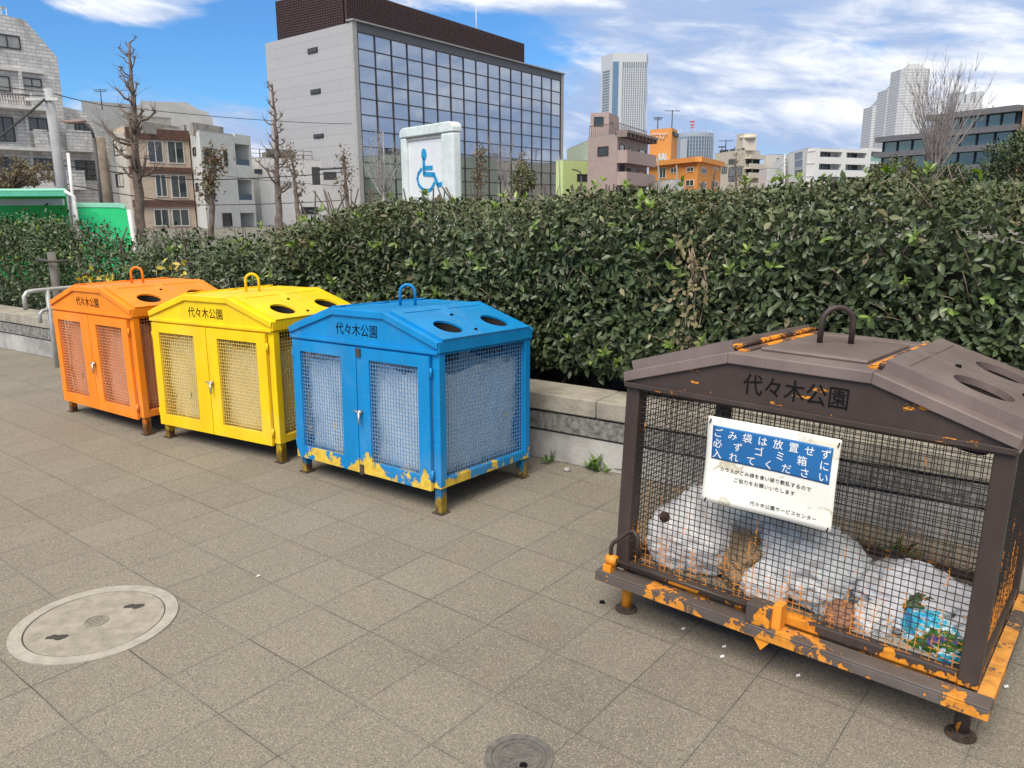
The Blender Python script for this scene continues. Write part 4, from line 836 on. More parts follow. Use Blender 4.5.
# brown-banded tan house
TAN = plain('tan_tile', (.52, .42, .33), .8, .1, 3); BRT = brick_wall('brown_tile', (.17, .085, .065), (.13, .062, .05), (.08, .05, .04), .4, .2)
rb, fb, zb2, _ = building('four storey tan house with brown tile bands and big windows', [(113, 129.5), (124, 126.8), (188, 131)], 62, 9, TAN, 'house', 'house', 'houses across the street')
sidef, f = fb; GREYW = plain('side_render', (.50, .48, .43), .85)
m = MB(); sidef.box(m, .0, sidef.L - .03, 0, zb2 - .3, .0, .05); m.build('side_wall', GREYW, rb)
for (x0, y0, y1) in ((124.2, 127, 138), (125.5, 166, 172.5), (126, 200, 207)):
    m = MB(); a, z1 = f.at(x0, y0); b, z0 = f.L, f.at(x0, y1)[1]; f.box(m, max(a, .02), min(b, f.L - .02), z0, z1, .0, .18); m.build('tile_band', BRT, rb)
for (x0, y0, x1, y1) in ((146, 140, 164, 163), (166, 140.5, 185, 164), (154, 174, 168, 197), (169.5, 174.5, 188, 198), (153, 209, 170, 226), (171, 209, 190, 226)): win(rb, f, (x0, y0, x1, y1), 2, FR_L, GL)
for (x0, y0, x1, y1) in ((113.5, 140, 122, 155), (116, 174, 125, 187)): win(rb, sidef, (x0, y0, x1, y1), 2, FR_D, GL)
m = MB(); (a, z1), (b, z0) = f.at(130, 113), f.at(181, 130)
k = 46
for i in range(k): s = a + (b - a) * i / k; f.box(m, s, s + (b - a) / k * .86, z0 - .2, z1, -1.6, -1.54)
f.box(m, a, b, z1, z1 + .08, -1.65, -1.5); m.build('roof_screen', plain('screen_metal', (.40, .38, .34), .6, .1), rb)

# white-grey house with balcony bay
WGR = plain('white_render', (.58, .60, .58), .85, .07, 1.2); rc, fcs, zc, _ = building('white-grey rendered house with a recessed balcony bay, right of the brown banded house', [(188.5, 135.5), (199, 131), (234, 136)], 64, 9, WGR, 'house', 'house', 'houses across the street')
fL, f = fcs
for (x0, y0, x1, y1, n) in ((203, 147, 213, 165, 2), (223, 149, 227.5, 166, 1), (206, 183, 215, 199, 2), (222, 213, 232, 226, 1)): win(rc, f, (x0, y0, x1, y1), n, FR_D, GL)
for (x0, y0, x1, y1) in ((193, 148, 196.5, 155), (196, 183, 199, 190)): win(rc, fL, (x0, y0, x1, y1), 1, FR_D, GL)
bs0, bs1 = f.at(234.5, 136)[0], f.at(250, 136)[0]; zt = f.at(240, 135)[1]
m = MB(); f.box(m, bs0, bs1, 0, zt - .2, -8, -1.6); f.box(m, bs1 - .25, bs1, 0, zt - .2, -1.6, 0); m.build('bay_wall', WGR, rc)
for y0, y1 in ((134.5, 144), (165, 179.5), (200, 213)):
    z1, z0 = f.at(240, y0)[1], f.at(240, y1)[1]; m = MB(); f.box(m, bs0 + .01, bs1, z0, z1, -.22, .02); f.box(m, bs0 + .01, bs1 - .26, z0, z0 + .25, -1.6, -.22); m.build('balcony_wall', WGR, rc)
for y0, y1 in ((159, 165.5), (194, 200)):
    z1, z0 = f.at(240, y0)[1], f.at(240, y1)[1]; m = MB(); f.box(m, bs0 + .05, bs1 - .3, z0, z1, -.12, -.08); m.build('glass_rail', GLB, rc)
fb_ = Fac(f.P(0, -1.6, 0), f.P(f.L, -1.6, 0))
for y0, y1 in ((150, 165), (185, 200)): win(rc, fb_, (237, y0, 243, y1), 2, FR_L, GL)
m = MB(); (a, z1), (b, z0) = f.at(187, 121), f.at(235, 134); f.box(m, a, b - 1.6, z0 - .3, z1 + .1, -4, -3.8); f.box(m, a + 2, b, z0 - .4, z0 + .55, -1.2, -1.0); f.box(m, a + 2.2, a + 2.5, z0, z1, -2.2, -1.9); f.box(m, b - 1.4, b - .2, z1 - .15, z1, -3.2, -1.2); f.box(m, b - .32, b - .2, z0, z1 - .15, -3.2, -3.1); m.build('roof_terrace', plain('old_concrete', (.30, .285, .26), .9, .3, 2), rc)

# low white house
rd, fd, zd, _ = building('plain white low house with a cluttered roof terrace in front of the office block', [(250, 159), (258, 158.5), (321, 161)], 70, 10, plain('white_wall', (.62, .62, .61), .85, .06), 'house', 'house', 'houses across the street')
f = fd[1]; win(rd, fd[1], (254, 169, 262, 174), 1); win(rd, f, (301, 207, 318, 214), 1, FR_D, GL)
m = MB(); (a, z1), (b, z0) = f.at(252, 148), f.at(314, 160)
for i in range(22): s = a + (b - a) * i / 21; m.tube([f.P(s, -.3 - (i % 3) * .6, z0), f.P(s, -.3 - (i % 3) * .6, z0 + (z1 - z0) * random.uniform(.55, 1.05))], .035, 4)
for q in (.5, .95): m.tube([f.P(a, -.3, z0 + (z1 - z0) * q), f.P(b, -.3, z0 + (z1 - z0) * q)], .03, 4)
for i in range(7): s = a + (b - a) * random.random(); f.box(m, s, s + random.uniform(.5, 1.2), z0 - .1, z0 + random.uniform(.4, .9), -2.2, -1.4)
m.build('roof_clutter', plain('roof_iron', (.16, .145, .135), .8, .3), rd)

# office block: panelled end wall, glass front, louvred plant screen
PAN = brick_wall('wall_panels', (.40, .405, .415), (.38, .385, .395), (.29, .29, .295), 3.0, 1.35, 1, .15); 
for n_ in PAN.node_tree.nodes:
    if n_.type == 'TEX_BRICK': n_.offset = 0; n_.inputs['Mortar Size'].default_value = .03
ro, fo, zo, fpo = building('large grey office block with a gridded glass front and dark louvred roof screen', [(265, 43.5), (350, 22.5), (562, 76)], 118, 26, PAN, 'office building', 'office_building')
fe, ff = fo
for (x, y) in ((313, 50), (316, 91), (319, 135.5)):
    m = MB(); (a, z1), (b, z0) = fe.at(x - 5.0, y - 1.0), fe.at(x + 5.0, y + 1.9); fe.box(m, a, b, z0, z1, .0, .12); w = m.build('vent_slot', FR_D, ro); m = MB(); fe.box(m, a + .2, b - .2, z0 + .07, z1 - .07, .121, .16); fe.box(m, (a + b) / 2 - .06, (a + b) / 2 + .06, z0, z1, .121, .2); m.build('louvre', plain('louvre_dark', (.06, .06, .06), .6), w)
m, t_, p_ = newmat('curtain_glass'); geo = t_.nodes.new('ShaderNodeTexCoord').outputs['Object']; nn_ = noise(t_, .22, 3, .6, geo)
t_.links.new(mixc(t_, nn_, (.42, .46, .50), (.52, .56, .60)), p_.inputs['Base Color']); p_.inputs['Metallic'].default_value = .85; p_.inputs['Roughness'].default_value = .035
t_.links.new(p_.inputs['Base Color'].links[0].from_socket, p_.inputs['Base Color']); bump(t_, p_, noise(t_, .25, 1, .4, geo), .03, .6); CG = m
gs0 = .85; gs1 = ff.L - .9; gz1 = zo - .95; rowh = (gz1 - ff.at(354, 146)[1]) / 7.0; nrow = int(gz1 / rowh); nc = 16; rr = random.Random(4)
for j in range(nrow):
    mb = MB(); z1 = gz1 - j * rowh; z0 = z1 - rowh
    for i in range(nc):
        a = gs0 + (gs1 - gs0) * i / nc; b = gs0 + (gs1 - gs0) * (i + 1) / nc; t1, t2 = rr.uniform(-.012, .012), rr.uniform(-.010, .010); d = .25
        vs = [ff.P(a, d - t1, z0), ff.P(b, d + t1, z0), ff.P(b, d + t1 + t2, z1), ff.P(a, d - t1 + t2, z1)]; mb.add(vs + [ff.P(a, .05, z0), ff.P(b, .05, z0), ff.P(b, .05, z1), ff.P(a, .05, z1)], [(0, 1, 2, 3), (7, 6, 5, 4), (0, 4, 5, 1), (1, 5, 6, 2), (2, 6, 7, 3), (3, 7, 4, 0)])
    mb.build('glazing_band', CG, ro)
mb = MB()
for i in range(nc + 1): s = gs0 + (gs1 - gs0) * i / nc; ff.box(mb, s - .075, s + .075, 0, gz1, .2, .36)
for j in range(nrow + 1): z = gz1 - j * rowh; ff.box(mb, gs0, gs1, z - .065, z + .065, .2, .345)
mb.build('mullion_grid', plain('mullion_bronze', (.045, .032, .034), .5), ro)
mb = MB(); ff.box(mb, -.02, gs0 - .12, 0, zo + .2, .0, .4); ff.box(mb, gs1 + .12, ff.L, 0, zo + .2, 0, .4); mb.build('facade_frame', plain('facade_frame', (.36, .36, .355), .6), ro)
mb = MB(); ff.box(mb, gs0 - .11, gs1 + .11, gz1 + .08, zo + .19, .0, .3); mb.build('head_panel', plain('head_panel', (.10, .105, .115), .5), ro); mb = MB(); ff.box(mb, -.2, ff.L + .1, zo + .2, zo + .38, -.5, .7); mb.build('cornice', plain('cornice_metal', (.30, .30, .31), .5), ro)
q0, q1, q2 = at_y(279, 2, 124), at_y(340, -14, 121), at_y(522, 44, 162); zs = q1.z
SCR = plain('screen_brown', (.055, .032, .034), .7, .2); fr = [at_z(278, 2, zs), at_z(343, -13, zs), at_z(522, 44, zs)]
mb = MB(); fp = footprint([c_ for c_ in fr], 16)
inn = [Vector(p) for p in fp]; mb.prism(inn, zo, zs - .6); scb = mb.build('plant_room', plain('plant_dark', (.03, .02, .022), .8), ro)
mb = MB()
for i in (0, 1):
    f = Fac(fr[i], fr[i + 1]); n = int(f.L / .5)
    for k in range(n + 1): s = f.L * k / n; f.box(mb, s - .05, s + .05, zo + .3, zs, .15, .5)
    nz = 22
    for k in range(nz + 1): z = zo + .4 + (zs - zo - .5) * k / nz; f.box(mb, 0, f.L, z - .11, z + .11, .18, .42)
mb.build('louvre_screen', SCR, ro)
for (x, y, Y, lab) in ((409, -12, 150, 'thin mast rising from the office roof screen, left one'), (476, 8, 165, 'thin mast rising from the office roof screen, right one')):
    p = at_y(x, y, Y); mb = MB(); mb.tube([(p.x, p.y, zs - .7), (p.x, p.y, p.z)], .09, 6); tag(mb.build('mast', FR_L), lab, 'mast', 'masts on the office roof')

# lime house, mauve apartments
rl, fl, zl, _ = building('small lime green house between the office block and the mauve apartments', [(556, 161), (563, 160.5), (606, 162)], 100, 10, plain('lime_render', (.50, .62, .27), .8, .06), 'house', 'house', 'houses across the street')
win(rl, fl[1], (577, 174, 595, 181.5), 3, FR_D, GL); win(rl, fl[1], (599, 172, 603, 184), 1, FR_L, GLB)
pl_ = building('pale green house with a slanted roof behind the lime house', [(567, 150), (588, 141)], 125, 10, plain('pale_green', (.45, .52, .40), .8), 'house', 'house', 'houses across the street')
MAU = plain('mauve_tile', (.36, .275, .25), .8, .07, 2); rm, fm, zm, fpm = building('mauve apartment block with arched balcony windows and a roof hut', [(588, 137.5), (617.5, 134.5), (648, 142)], 85, 12, MAU, 'apartment house', 'apartment_house', 'houses across the street')
f0, f1 = fm; win(rm, f0, (598, 147, 608.5, 155.5), 1, FR_D, GL)
for k, (ya, yb) in enumerate(((153, 164), (173.5, 185))):
    z1, z0 = f1.at(632, ya)[1], f1.at(632, yb)[1]; m = MB(); f1.box(m, .05, f1.L - .1, z0, z1, .9, 1.05); f1.box(m, .05, f1.L - .1, z0 - .12, z0, 0, 1.05); f1.box(m, .05, .2, z0, z1, 0, .9); m.build('balcony_wall', MAU, rm)
for (x0, y0, x1, y1) in ((619.5, 144, 624, 154), (629, 147, 631.5, 154), (639, 149, 645, 158), (619.5, 164, 624, 174), (627, 168, 630, 175), (638, 170, 645, 178), (620, 183, 630, 192)): win(rm, f1, (x0, y0, x1, y1), 1, FR_D, GL)
m = MB(); f1.box(m, -.1, f1.L + .2, zm + .15, zm + .4, -.2, 1.1)
for i in range(9): s = f1.L * i / 8; f1.box(m, s - .12, s + .12, zm - .25, zm + .15, .02, 1.0)
m.build('eaves', plain('eaves_brown', (.22, .17, .155), .8), rm)
hz = at_y(590.5, 113, 88).z; hf = [at_z(590.5, 113, hz), at_z(609, 112.5, hz), at_z(619, 117, hz)]; MB().prism(footprint(hf, 5), zm, hz).build('roof_hut', MAU, rm); fh = Fac(hf[0], hf[1]); win(rm, fh, (594, 117, 603.5, 126), 1, FR_D, GL); win(rm, Fac(hf[1], hf[2]), (610.5, 121.5, 612.5, 125), 1)
m = MB()
for i in range(16): s = f0.L * i / 15; m.tube([f0.P(s, -.2, zm), f0.P(s, -.2, zm + 1.1)], .035, 4)
for i in range(16): s = f1.L * i / 15; m.tube([f1.P(s, -.2, zm), f1.P(s, -.2, zm + 1.1)], .035, 4)
m.tube([f0.P(0, -.2, zm + 1.1), f0.P(f0.L, -.2, zm + 1.1), f1.P(f1.L, -.2, zm + 1.1)], .04, 4); m.build('roof_railing', plain('rail_dark', (.12, .09, .085), .7), rm)

# orange hotel tower and orange apartments
ORG = plain('orange_tile', (.72, .30, .075), .8, .07, 1); rh, fh2, zh, _ = building('orange tower block with white rooftop lettering beside the round grey office', [(650, 130), (672, 128), (677.5, 131)], 190, 14, ORG, 'building', 'building')
f = fh2[0]; m = MB(); rr = random.Random(3)
for (x0, x1, y, n) in ((652, 668.5, 134, 9), (656, 666, 137.6, 3)):
    for k in range(n):
        xa = x0 + (x1 - x0) * k / n; (a, z1), (b, z0) = f.at(xa, y - 1.1), f.at(xa + (x1 - x0) / n * .72, y + 1.1)
        for q in range(3): w = (b - a); u0 = a + rr.uniform(0, .6) * w; f.box(m, u0, u0 + w * .4, z0 + (z1 - z0) * q / 3, z0 + (z1 - z0) * (q + .7) / 3, .05, .3)
m.build('sign_strokes', WHT, rh); m = MB(); (a, z1), (b, z0) = fh2[1].at(672.6, 131.5), fh2[1].at(677, 137.5); fh2[1].box(m, a, b, z0, z1, .05, .4); m.build('sign_panel', FR_D, rh)
m = MB(); (a, z1), (b, z0) = f.at(660, 156), f.at(669, 165)
for k in range(5): s = a + (b - a) * k / 5; f.box(m, s, s + (b - a) * .13, z0 + (k % 2) * 1.2, z0 + 1.4 + (k % 2) * 1.2, .02, 1.2)
m.build('air_units', FR_W, rh)
antenna(658, 117, 192, 3.2, 'television aerial on top of the orange tower', 3); antenna(672.5, 110, 190, 5, 'tall thin rod aerial on the orange tower', 1)
rq, fq, zq, _ = building('low orange apartment house with white framed windows in front of the orange tower', [(649, 166), (698, 161), (721, 166)], 110, 12, ORG, 'apartment house', 'apartment_house', 'houses across the street')
for (x0, y0, x1, y1) in ((660, 168, 666, 178), (671, 168, 677, 173), (687, 167.5, 694, 171.5), (686, 180, 694, 186)): win(rq, fq[0], (x0, y0, x1, y1), 2, FR_W, GL)
for (x0, y0, x1, y1) in ((701, 167, 706, 174.5), (713, 166.5, 718, 170), (700, 182, 706, 189), (712.5, 181, 718, 188)): win(rq, fq[1], (x0, y0, x1, y1), 1, FR_W, GL)
m = MB()
for f in fq: f.box(m, -.2, f.L + .2, zq - .1, zq + .5, -.2, .5)
m.build('parapet', ORG, rq); m = MB(); (a, z1), (b, z0) = fq[0].at(681.5, 161), fq[0].at(684, 192); 
rw, fw_, zw, _ = building('small white house low in front of the orange apartments', [(652, 182.5), (672, 180), (684, 181)], 90, 8, plain('white_wall2', (.7, .7, .69), .8), 'house', 'house', 'houses across the street')
win(rw, fw_[0], (660, 170, 664, 180), 1) if False else None
# round grey office
RG = plain('grey_panel', (.33, .37, .42), .5, .05); c0 = at_y(699, 132.5, 420); rad_ = 9.6; rr_ = wroot('office_building', (c0.x, c0.y + rad_, 0), 'round blue-grey office with banded windows and a red mast on top', 'office building')
cx, cy = c0.x, c0.y + rad_; MB().cyl((cx, cy), rad_, 0, c0.z, 40).build('wall', RG, rr_); zz0 = at_y(699, 165, 420).z; nb = 9
for k in range(nb):
    z = c0.z - 1.5 - (c0.z - zz0) * (k + .5) / nb; m = MB(); m.ring((cx, cy), rad_ - .2, rad_ + .06, z - .85, z + .65, 40); b_ = m.build('window_band', glass_m('band_glass', (.10, .15, .20), .1), rr_)
m = MB()
for k in range(40): a = 2 * math.pi * k / 40; m.box(cx + (rad_ + .05) * math.cos(a) - .18, cx + (rad_ + .05) * math.cos(a) + .18, cy + (rad_ + .05) * math.sin(a) - .18, cy + (rad_ + .05) * math.sin(a) + .18, 0, c0.z - 1)
m.build('mullions', RG, rr_); x0_ = at_y(684.5, 136, 418); m = MB(); m.box(x0_.x - 1.4, x0_.x + 2.2, cy - 9, cy, 0, c0.z - 3); m.build('stair_shaft', RG, rr_)
m = MB()
for k in range(14): m.tube([(cx + rad_ * .9 * math.cos(k * .45), cy + rad_ * .9 * math.sin(k * .45), c0.z), (cx + rad_ * .9 * math.cos(k * .45), cy + rad_ * .9 * math.sin(k * .45), c0.z + 1.6)], .15, 4)
m.build('roof_posts', FR_L, rr_)
p = at_y(692.5, 121, 425); m = MB(); m.tube([(p.x, p.y, c0.z), (p.x, p.y, p.z)], .25, 6); o_ = m.build('mast', FR_L, rr_); RED = plain('signal_red', (.5, .04, .05), .5)
for dz, w in ((-.4, 2.0), (-1.9, 1.4), (-3.2, .9)): m = MB(); m.box(p.x - w / 2 * 1.2, p.x + w / 2 * 1.2, p.y - .3, p.y + .3, p.z + dz - .35, p.z + dz + .35); m.build('dish', RED, o_)
# cream apartments
CRM = plain('cream_render', (.58, .53, .44), .85, .08); rk, fk, zk, _ = building('cream apartment block with a roof tank tower and open balconies on its right side', [(715, 154), (741, 150), (760.5, 151.5)], 150, 14, CRM, 'apartment house', 'apartment_house', 'houses across the street')
f0, f1 = fk
for (x0, y0, x1, y1) in ((729, 159.5, 732, 164), (732.5, 159.5, 735.5, 164), (722, 167, 727, 173), (729, 167.5, 742, 176), (729, 176.5, 736, 181)): win(rk, f0, (x0, y0, x1, y1), 2, FR_D, GL)
for y0, y1 in ((155, 158), (164, 168), (173, 177), (183, 187)):
    z1, z0 = f1.at(752, y0)[1], f1.at(752, y1)[1]; m = MB(); f1.box(m, f1.L * .22, f1.L, z0, z1, .9, 1.1); f1.box(m, f1.L * .22, f1.L, z0 - .2, z0, 0, 1.1); m.build('balcony_wall', CRM, rk)
for (x0, y0, x1, y1) in ((746, 159, 751, 164), (753, 159, 759, 164), (746, 168.5, 751, 173), (753, 168.5, 759, 173), (746, 178, 751, 183)): win(rk, f1, (x0, y0, x1, y1), 1, FR_D, GL)
m = MB(); f0.box(m, f0.L - 3.2, f0.L - .6, zk, at_y(738, 149, 152).z + 1.8, -3, -.6); m.build('stair_tower', CRM, rk); tz = at_y(739, 141, 152).z; tb = f0.P(f0.L - 1.4, -1.8, 0); MB().cyl((tb.x, tb.y), 1.35, zk + 1.9, tz, 20, True).build('water_tank', plain('tank_beige', (.6, .54, .42), .6), rk)
m = MB(); rr = random.Random(9)
for k in range(7):
    (a, z1), (b, z0) = f0.at(716.5 + k * 3.4, 150.4 - k * .35), f0.at(719.2 + k * 3.4, 153.8 - k * .4); q = rr.random(); f0.box(m, a, a + .25, z0, z1, -.9, -.6)
    if q > .3: f0.box(m, a + .25, b, z1 - .28, z1, -.9, -.6)
    if q < .75: f0.box(m, a + .25, b, z0, z0 + .26, -.9, -.6)
m.build('roof_sign_strokes', FR_D, rk); antenna(726, 140, 155, 4, 'tall rod aerial on the cream apartment block', 1); antenna(722, 146, 150, 2, 'small aerial at the left of the cream roof', 2)
# white apartments with balconies
WHA = plain('white_paint', (.66, .67, .66), .8, .06); fwp = [(787, 154), (808, 148.5), (860, 150.5)]
rwh, fwh, zwh, _ = building('long white apartment block with stacked balconies and an outside stair', fwp, 120, 12, WHA, 'apartment house', 'apartment_house', 'houses across the street')
f0, f1 = fwh
for y0, y1 in ((150, 151.6), (158, 163.5), (170.5, 176), (182, 187)):
    z1, z0 = f1.at(835, y0)[1], f1.at(835, y1)[1]; m = MB(); f1.box(m, .0, f1.L, z0, z1, 1.1, 1.3); f1.box(m, 0, f1.L, z0 - .15, z0, 0, 1.3); m.build('balcony_wall', WHA, rwh)
for x in (807.5, 834, 858.5):
    s = f1.at(x, 160)[0]; m = MB(); f1.box(m, s, s + .8, 0, zwh, 0, 1.32); m.build('pier', WHA, rwh)
for y0, y1 in ((152, 158), (164, 170), (176.5, 182)):
    for x0 in (811, 821, 837, 848): win(rwh, f1, (x0, y0, x0 + 8.5, y1), 2, FR_D, GL)
for y in (153, 161, 170): win(rwh, f0, (795, y, 803, y + 6), 1, FR_L, GL)
for k in range(3):
    y = 158 + k * 9.5; m = MB(); (a, z1), (b, z0) = f0.at(778, y + 8), f0.at(789, y - 1)
    m.add([f0.P(a, .5, z1 - .9), f0.P(b, .5, z0 - .9), f0.P(b, .5, z0 + .4), f0.P(a, .5, z1 + .4), f0.P(a, .7, z1 - .9), f0.P(b, .7, z0 - .9), f0.P(b, .7, z0 + .4), f0.P(a, .7, z1 + .4)], [(3, 2, 1, 0), (4, 5, 6, 7), (0, 1, 5, 4), (1, 2, 6, 5), (2, 3, 7, 6), (3, 0, 4, 7)]); m.build('stair_flight', WHA, rwh)
rwl, fwl, zwl, _ = building('small low white building at the foot of the outside stair', [(759, 171), (767, 168.5), (783, 170)], 118, 8, plain('white_bright', (.76, .77, .78), .8), 'building', 'building')
rfar, ffar, zfar, _ = building('distant white stair tower with open zigzag landings left of the white apartments', [(764, 156), (776, 154.5), (787, 155.5)], 150, 8, WHA, 'building', 'building')
for y in (157.5, 161.5, 165.5): win(rfar, ffar[1], (776.5, y, 786.5, y + 2.6), 4, FR_W, GL)
rgr, fgr, zgr, _ = building('white wing with pale green balcony glass, right of the white apartments', [(860.5, 151), (902, 153)], 116, 10, WHA, 'apartment house', 'apartment_house', 'houses across the street')
f = fgr[0]; GRG = glass_m('green_glass', (.20, .38, .34), .2, 0, .6)
for y0, y1 in ((157, 162.5), (169, 174)):
    z1, z0 = f.at(880, y0)[1], f.at(880, y1)[1]; m = MB(); f.box(m, .3, f.L, z0, z1, 1.0, 1.1); m.build('balcony_glass', GRG, rgr); m = MB(); f.box(m, .0, f.L, z0 - .3, z0, 0, 1.15); m.build('floor_slab', WHA, rgr)
m = MB(); f.box(m, 0, f.L, zgr - .1, zgr + .35, 0, 1.2); m.build('roof_slab', WHA, rgr)
for y in (154.5, 166): 
    for x in (864, 875, 886): win(rgr, f, (x, y, x + 9, y + 5), 2, FR_D, GL)
# skyscrapers
TWH = plain('tower_panel', (.50, .53, .55), .6, .04); GLT = glass_m('tower_glass', (.13, .22, .33), .12, .2); zt_ = at_y(620, 52.4, 1150).z  # distance haze is put into the colour: towers painted paler and greyer
tf = [at_z(604.3, 59.5, zt_), at_z(612.6, 53, zt_), at_z(619.2, 53, zt_), at_z(646.8, 53, zt_), at_z(650.6, 58, zt_)]
tf[0] = tf[1] + Vector((-12.5, 26, 0)); tf[4] = tf[3] + Vector((5.8, 22, 0)); tf = [Vector((p.x, p.y, 0)) for p in tf]
rt = wroot('skyscraper', (tf[2].x, tf[2].y + 20, 0), 'tall pale skyscraper with a blue glass corner strip and a grid of small windows', 'skyscraper'); fpt = tf + [tf[4] + Vector((-2, 22, 0)), tf[0] + Vector((6, 20, 0))]
MB().prism(fpt, 0, zt_).build('wall', TWH, rt)
fg_ = Fac(tf[1], tf[2]); m = MB(); fg_.box(m, .6, fg_.L - .3, 0, fg_.at(616, 61.5)[1], .0, .6); m.build('glass_strip', GLT, rt); fs_ = Fac(tf[3], tf[4]); m = MB(); fs_.box(m, 1.2, fs_.L - 1, 0, zt_ - 14, 0, .6); m.build('glass_strip', GLT, rt)
ft_ = Fac(tf[2], tf[3]); (a, z1), (b, z0) = ft_.at(622.5, 69), ft_.at(643.5, 152); m = MB(); nr, ncw = 36, 11; DW = glass_m('tower_window', (.17, .20, .23), .25)
for j in range(nr):
    for i in range(ncw): s = a + (b - a) * i / (ncw - .35); h_ = (z1 - z0) / nr; ft_.box(m, s, s + (b - a) / ncw * .46, z1 - (j + .62) * h_, z1 - j * h_, .0, .5)
tag(m.build('windows', DW, rt), kind='stuff')
m = MB(); (a2, z2), (b2, z3) = ft_.at(622.5, 62), ft_.at(643.5, 67.8)
for i in range(ncw): s = a + (b - a) * i / (ncw - .35); ft_.box(m, s, s + (b - a) / ncw * .52, z3, z2, .0, .6)
m.build('louvre_slots', DW, rt); f5 = Fac(tf[0], tf[1]); m = MB()
for j in range(30): zz_ = z1 - j * (z1 - z0) / 30; f5.box(m, f5.L * .18, f5.L * .78, zz_ - 2.0, zz_, 0, .5)
m.build('side_window_bands', plain('band_grey', (.22, .25, .27), .3), rt)
# stepped tower group, right
PKT = brick_wall('park_tower_panel', (.62, .62, .61), (.57, .57, .57), (.38, .40, .43), 7, 4.2, 1, .1)  # these pale panel colours carry the distance haze too
for n_ in PKT.node_tree.nodes:
    if n_.type == 'TEX_BRICK': n_.inputs['Mortar Size'].default_value = .75; n_.offset = 0
def tower(label, px, Y, depth, steps, name='skyscraper'):
    p0 = at_y(px[0], px[2], Y); p1 = at_y(px[1], px[2], Y + depth * .05); z = p0.z; w = p1.x - p0.x; r = wroot(name, ((p0.x + p1.x) / 2, Y + depth / 2, 0), label, 'skyscraper')
    c = w * .16; fp = [(p0.x, Y + c), (p0.x + c, Y), (p1.x - c, Y), (p1.x, Y + c), (p1.x, Y + depth), (p0.x, Y + depth)]; MB().prism(fp, 0, z).build('wall', PKT, r)
    f = Fac(Vector((p0.x + c, Y, 0)), Vector((p1.x - c, Y, 0))); m = MB()
    for k in range(1, 4): s = f.L * k / 4; f.box(m, s - w * .02, s + w * .02, 0, z - 3, .3, .9)
    m.build('ribs', TWH, r); m = MB(); cx_ = (p0.x + p1.x) / 2
    m.add([(p0.x + c, Y + 2, z), (p1.x - c, Y + 2, z), (p1.x - c, Y + depth * .7, z), (p0.x + c, Y + depth * .7, z), (cx_ - w * .15, Y + depth * .3, z + steps), (cx_ + w * .15, Y + depth * .3, z + steps)], [(3, 2, 1, 0), (0, 1, 5, 4), (1, 2, 5), (2, 3, 4, 5), (3, 0, 4)]); m.build('roof', plain('tower_roof', (.36, .38, .39), .5), r); return r, z, cx_
tower('lowest stepped skyscraper of the three, with slanted top', (874, 890, 106), 1380, 40, 12); tower('middle stepped skyscraper of the three, with slanted top', (889, 904.5, 89), 1340, 40, 10); r3, z3_, cx3 = tower('highest stepped skyscraper of the three, behind the bare tree', (903, 932, 68.5), 1300, 40, 9)
m = MB(); m.tube([(cx3 - 11, 1310, z3_), (cx3 - 11, 1310, z3_ + 16)], 1, 5); m.tube([(cx3 + 12, 1310, z3_), (cx3 + 12, 1310, z3_ + 13)], 1, 5); m.build('roof_masts', FR_L, r3)
p0, p1 = at_y(958, 91.5, 1500), at_y(984, 91.5, 1500); r4 = wroot('skyscraper', ((p0.x + p1.x) / 2, 1520, 0), 'distant twin-topped tower just right of the bare tree', 'skyscraper'); m = MB(); m.box(p0.x, p1.x, 1500, 1540, 0, at_y(970, 103, 1500).z); m.build('wall', PKT, r4)
m = MB()
for q in (0, .36, .72): m.box(p0.x + (p1.x - p0.x) * q, p0.x + (p1.x - p0.x) * (q + .28), 1500.5, 1535, at_y(970, 103, 1500).z, p0.z + (0 if q != .36 else -4))
m.build('crown_blocks', TWH, r4)
# dark glass house, right
DK = plain('dark_slab', (.14, .14, .15), .6, .1); g0 = [at_y(904, 137.5, 74), at_y(1018, 106.5, 56)]; zt_g = g0[1].z
ga = at_z(932, 117, zt_g); gb = at_z(1018, 107, zt_g); gl_ = Vector((ga.x, ga.y, 0)); gr_ = Vector((gb.x, gb.y, 0)); dirg = (gr_ - gl_).normalized(); fgh = Fac(gl_ - dirg * 4.6, gr_)
rgl = wroot('glass_house', fgh.P(fgh.L / 2, -5, 0), 'three storey dark glass house with slab floors behind the bare tree at right', 'building')
GD = glass_m('house_glass', (.10, .19, .20), .05, .3, .8, .4, .25); yb = [107, 122.5, 140, 157, 176]; zl_ = [fgh.at(1000, y)[1] for y in (109, 127.5, 145.5, 165, 183)]
m = MB(); fgh.box(m, 4.6, fgh.L, 0, zt_g - .1, -9, -.4); fgh.box(m, 0, 4.58, 0, zl_[1] + .1, -9, -.4); m.build('wall', plain('inner_dark', (.04, .05, .055), .5), rgl)
for k, z in enumerate(zl_[:4]):
    m = MB(); fgh.box(m, 4.3 if k == 0 else -.2, fgh.L + .2, z - .28, z + .12, -9.2, .35); m.build('floor_slab', DK, rgl)
for k in range(3):
    z1, z0 = zl_[k] - .3, zl_[k + 1] + .14; n = 8 if k else 6; sA = 4.8 if k == 0 else .2
    for i in range(n):
        a = sA + (fgh.L - sA - .2) * i / n; b = sA + (fgh.L - sA - .2) * (i + 1) / n - .1; m = MB(); fgh.box(m, a, b, z0, z1, -.35, -.28); w = m.build('window', GD, rgl); m = MB(); fgh.box(m, a - .06, a + .03, z0, z1, -.27, -.18); m.build('frame', FR_D, w)
m = MB(); fgh.box(m, fgh.L + .25, fgh.L + 3, 0, zt_g, -6, -.2); m.build('wooden_end_wall', plain('cedar', (.36, .23, .12), .7, .2, 4, 0, 0, (1, 1, .1)), rgl)

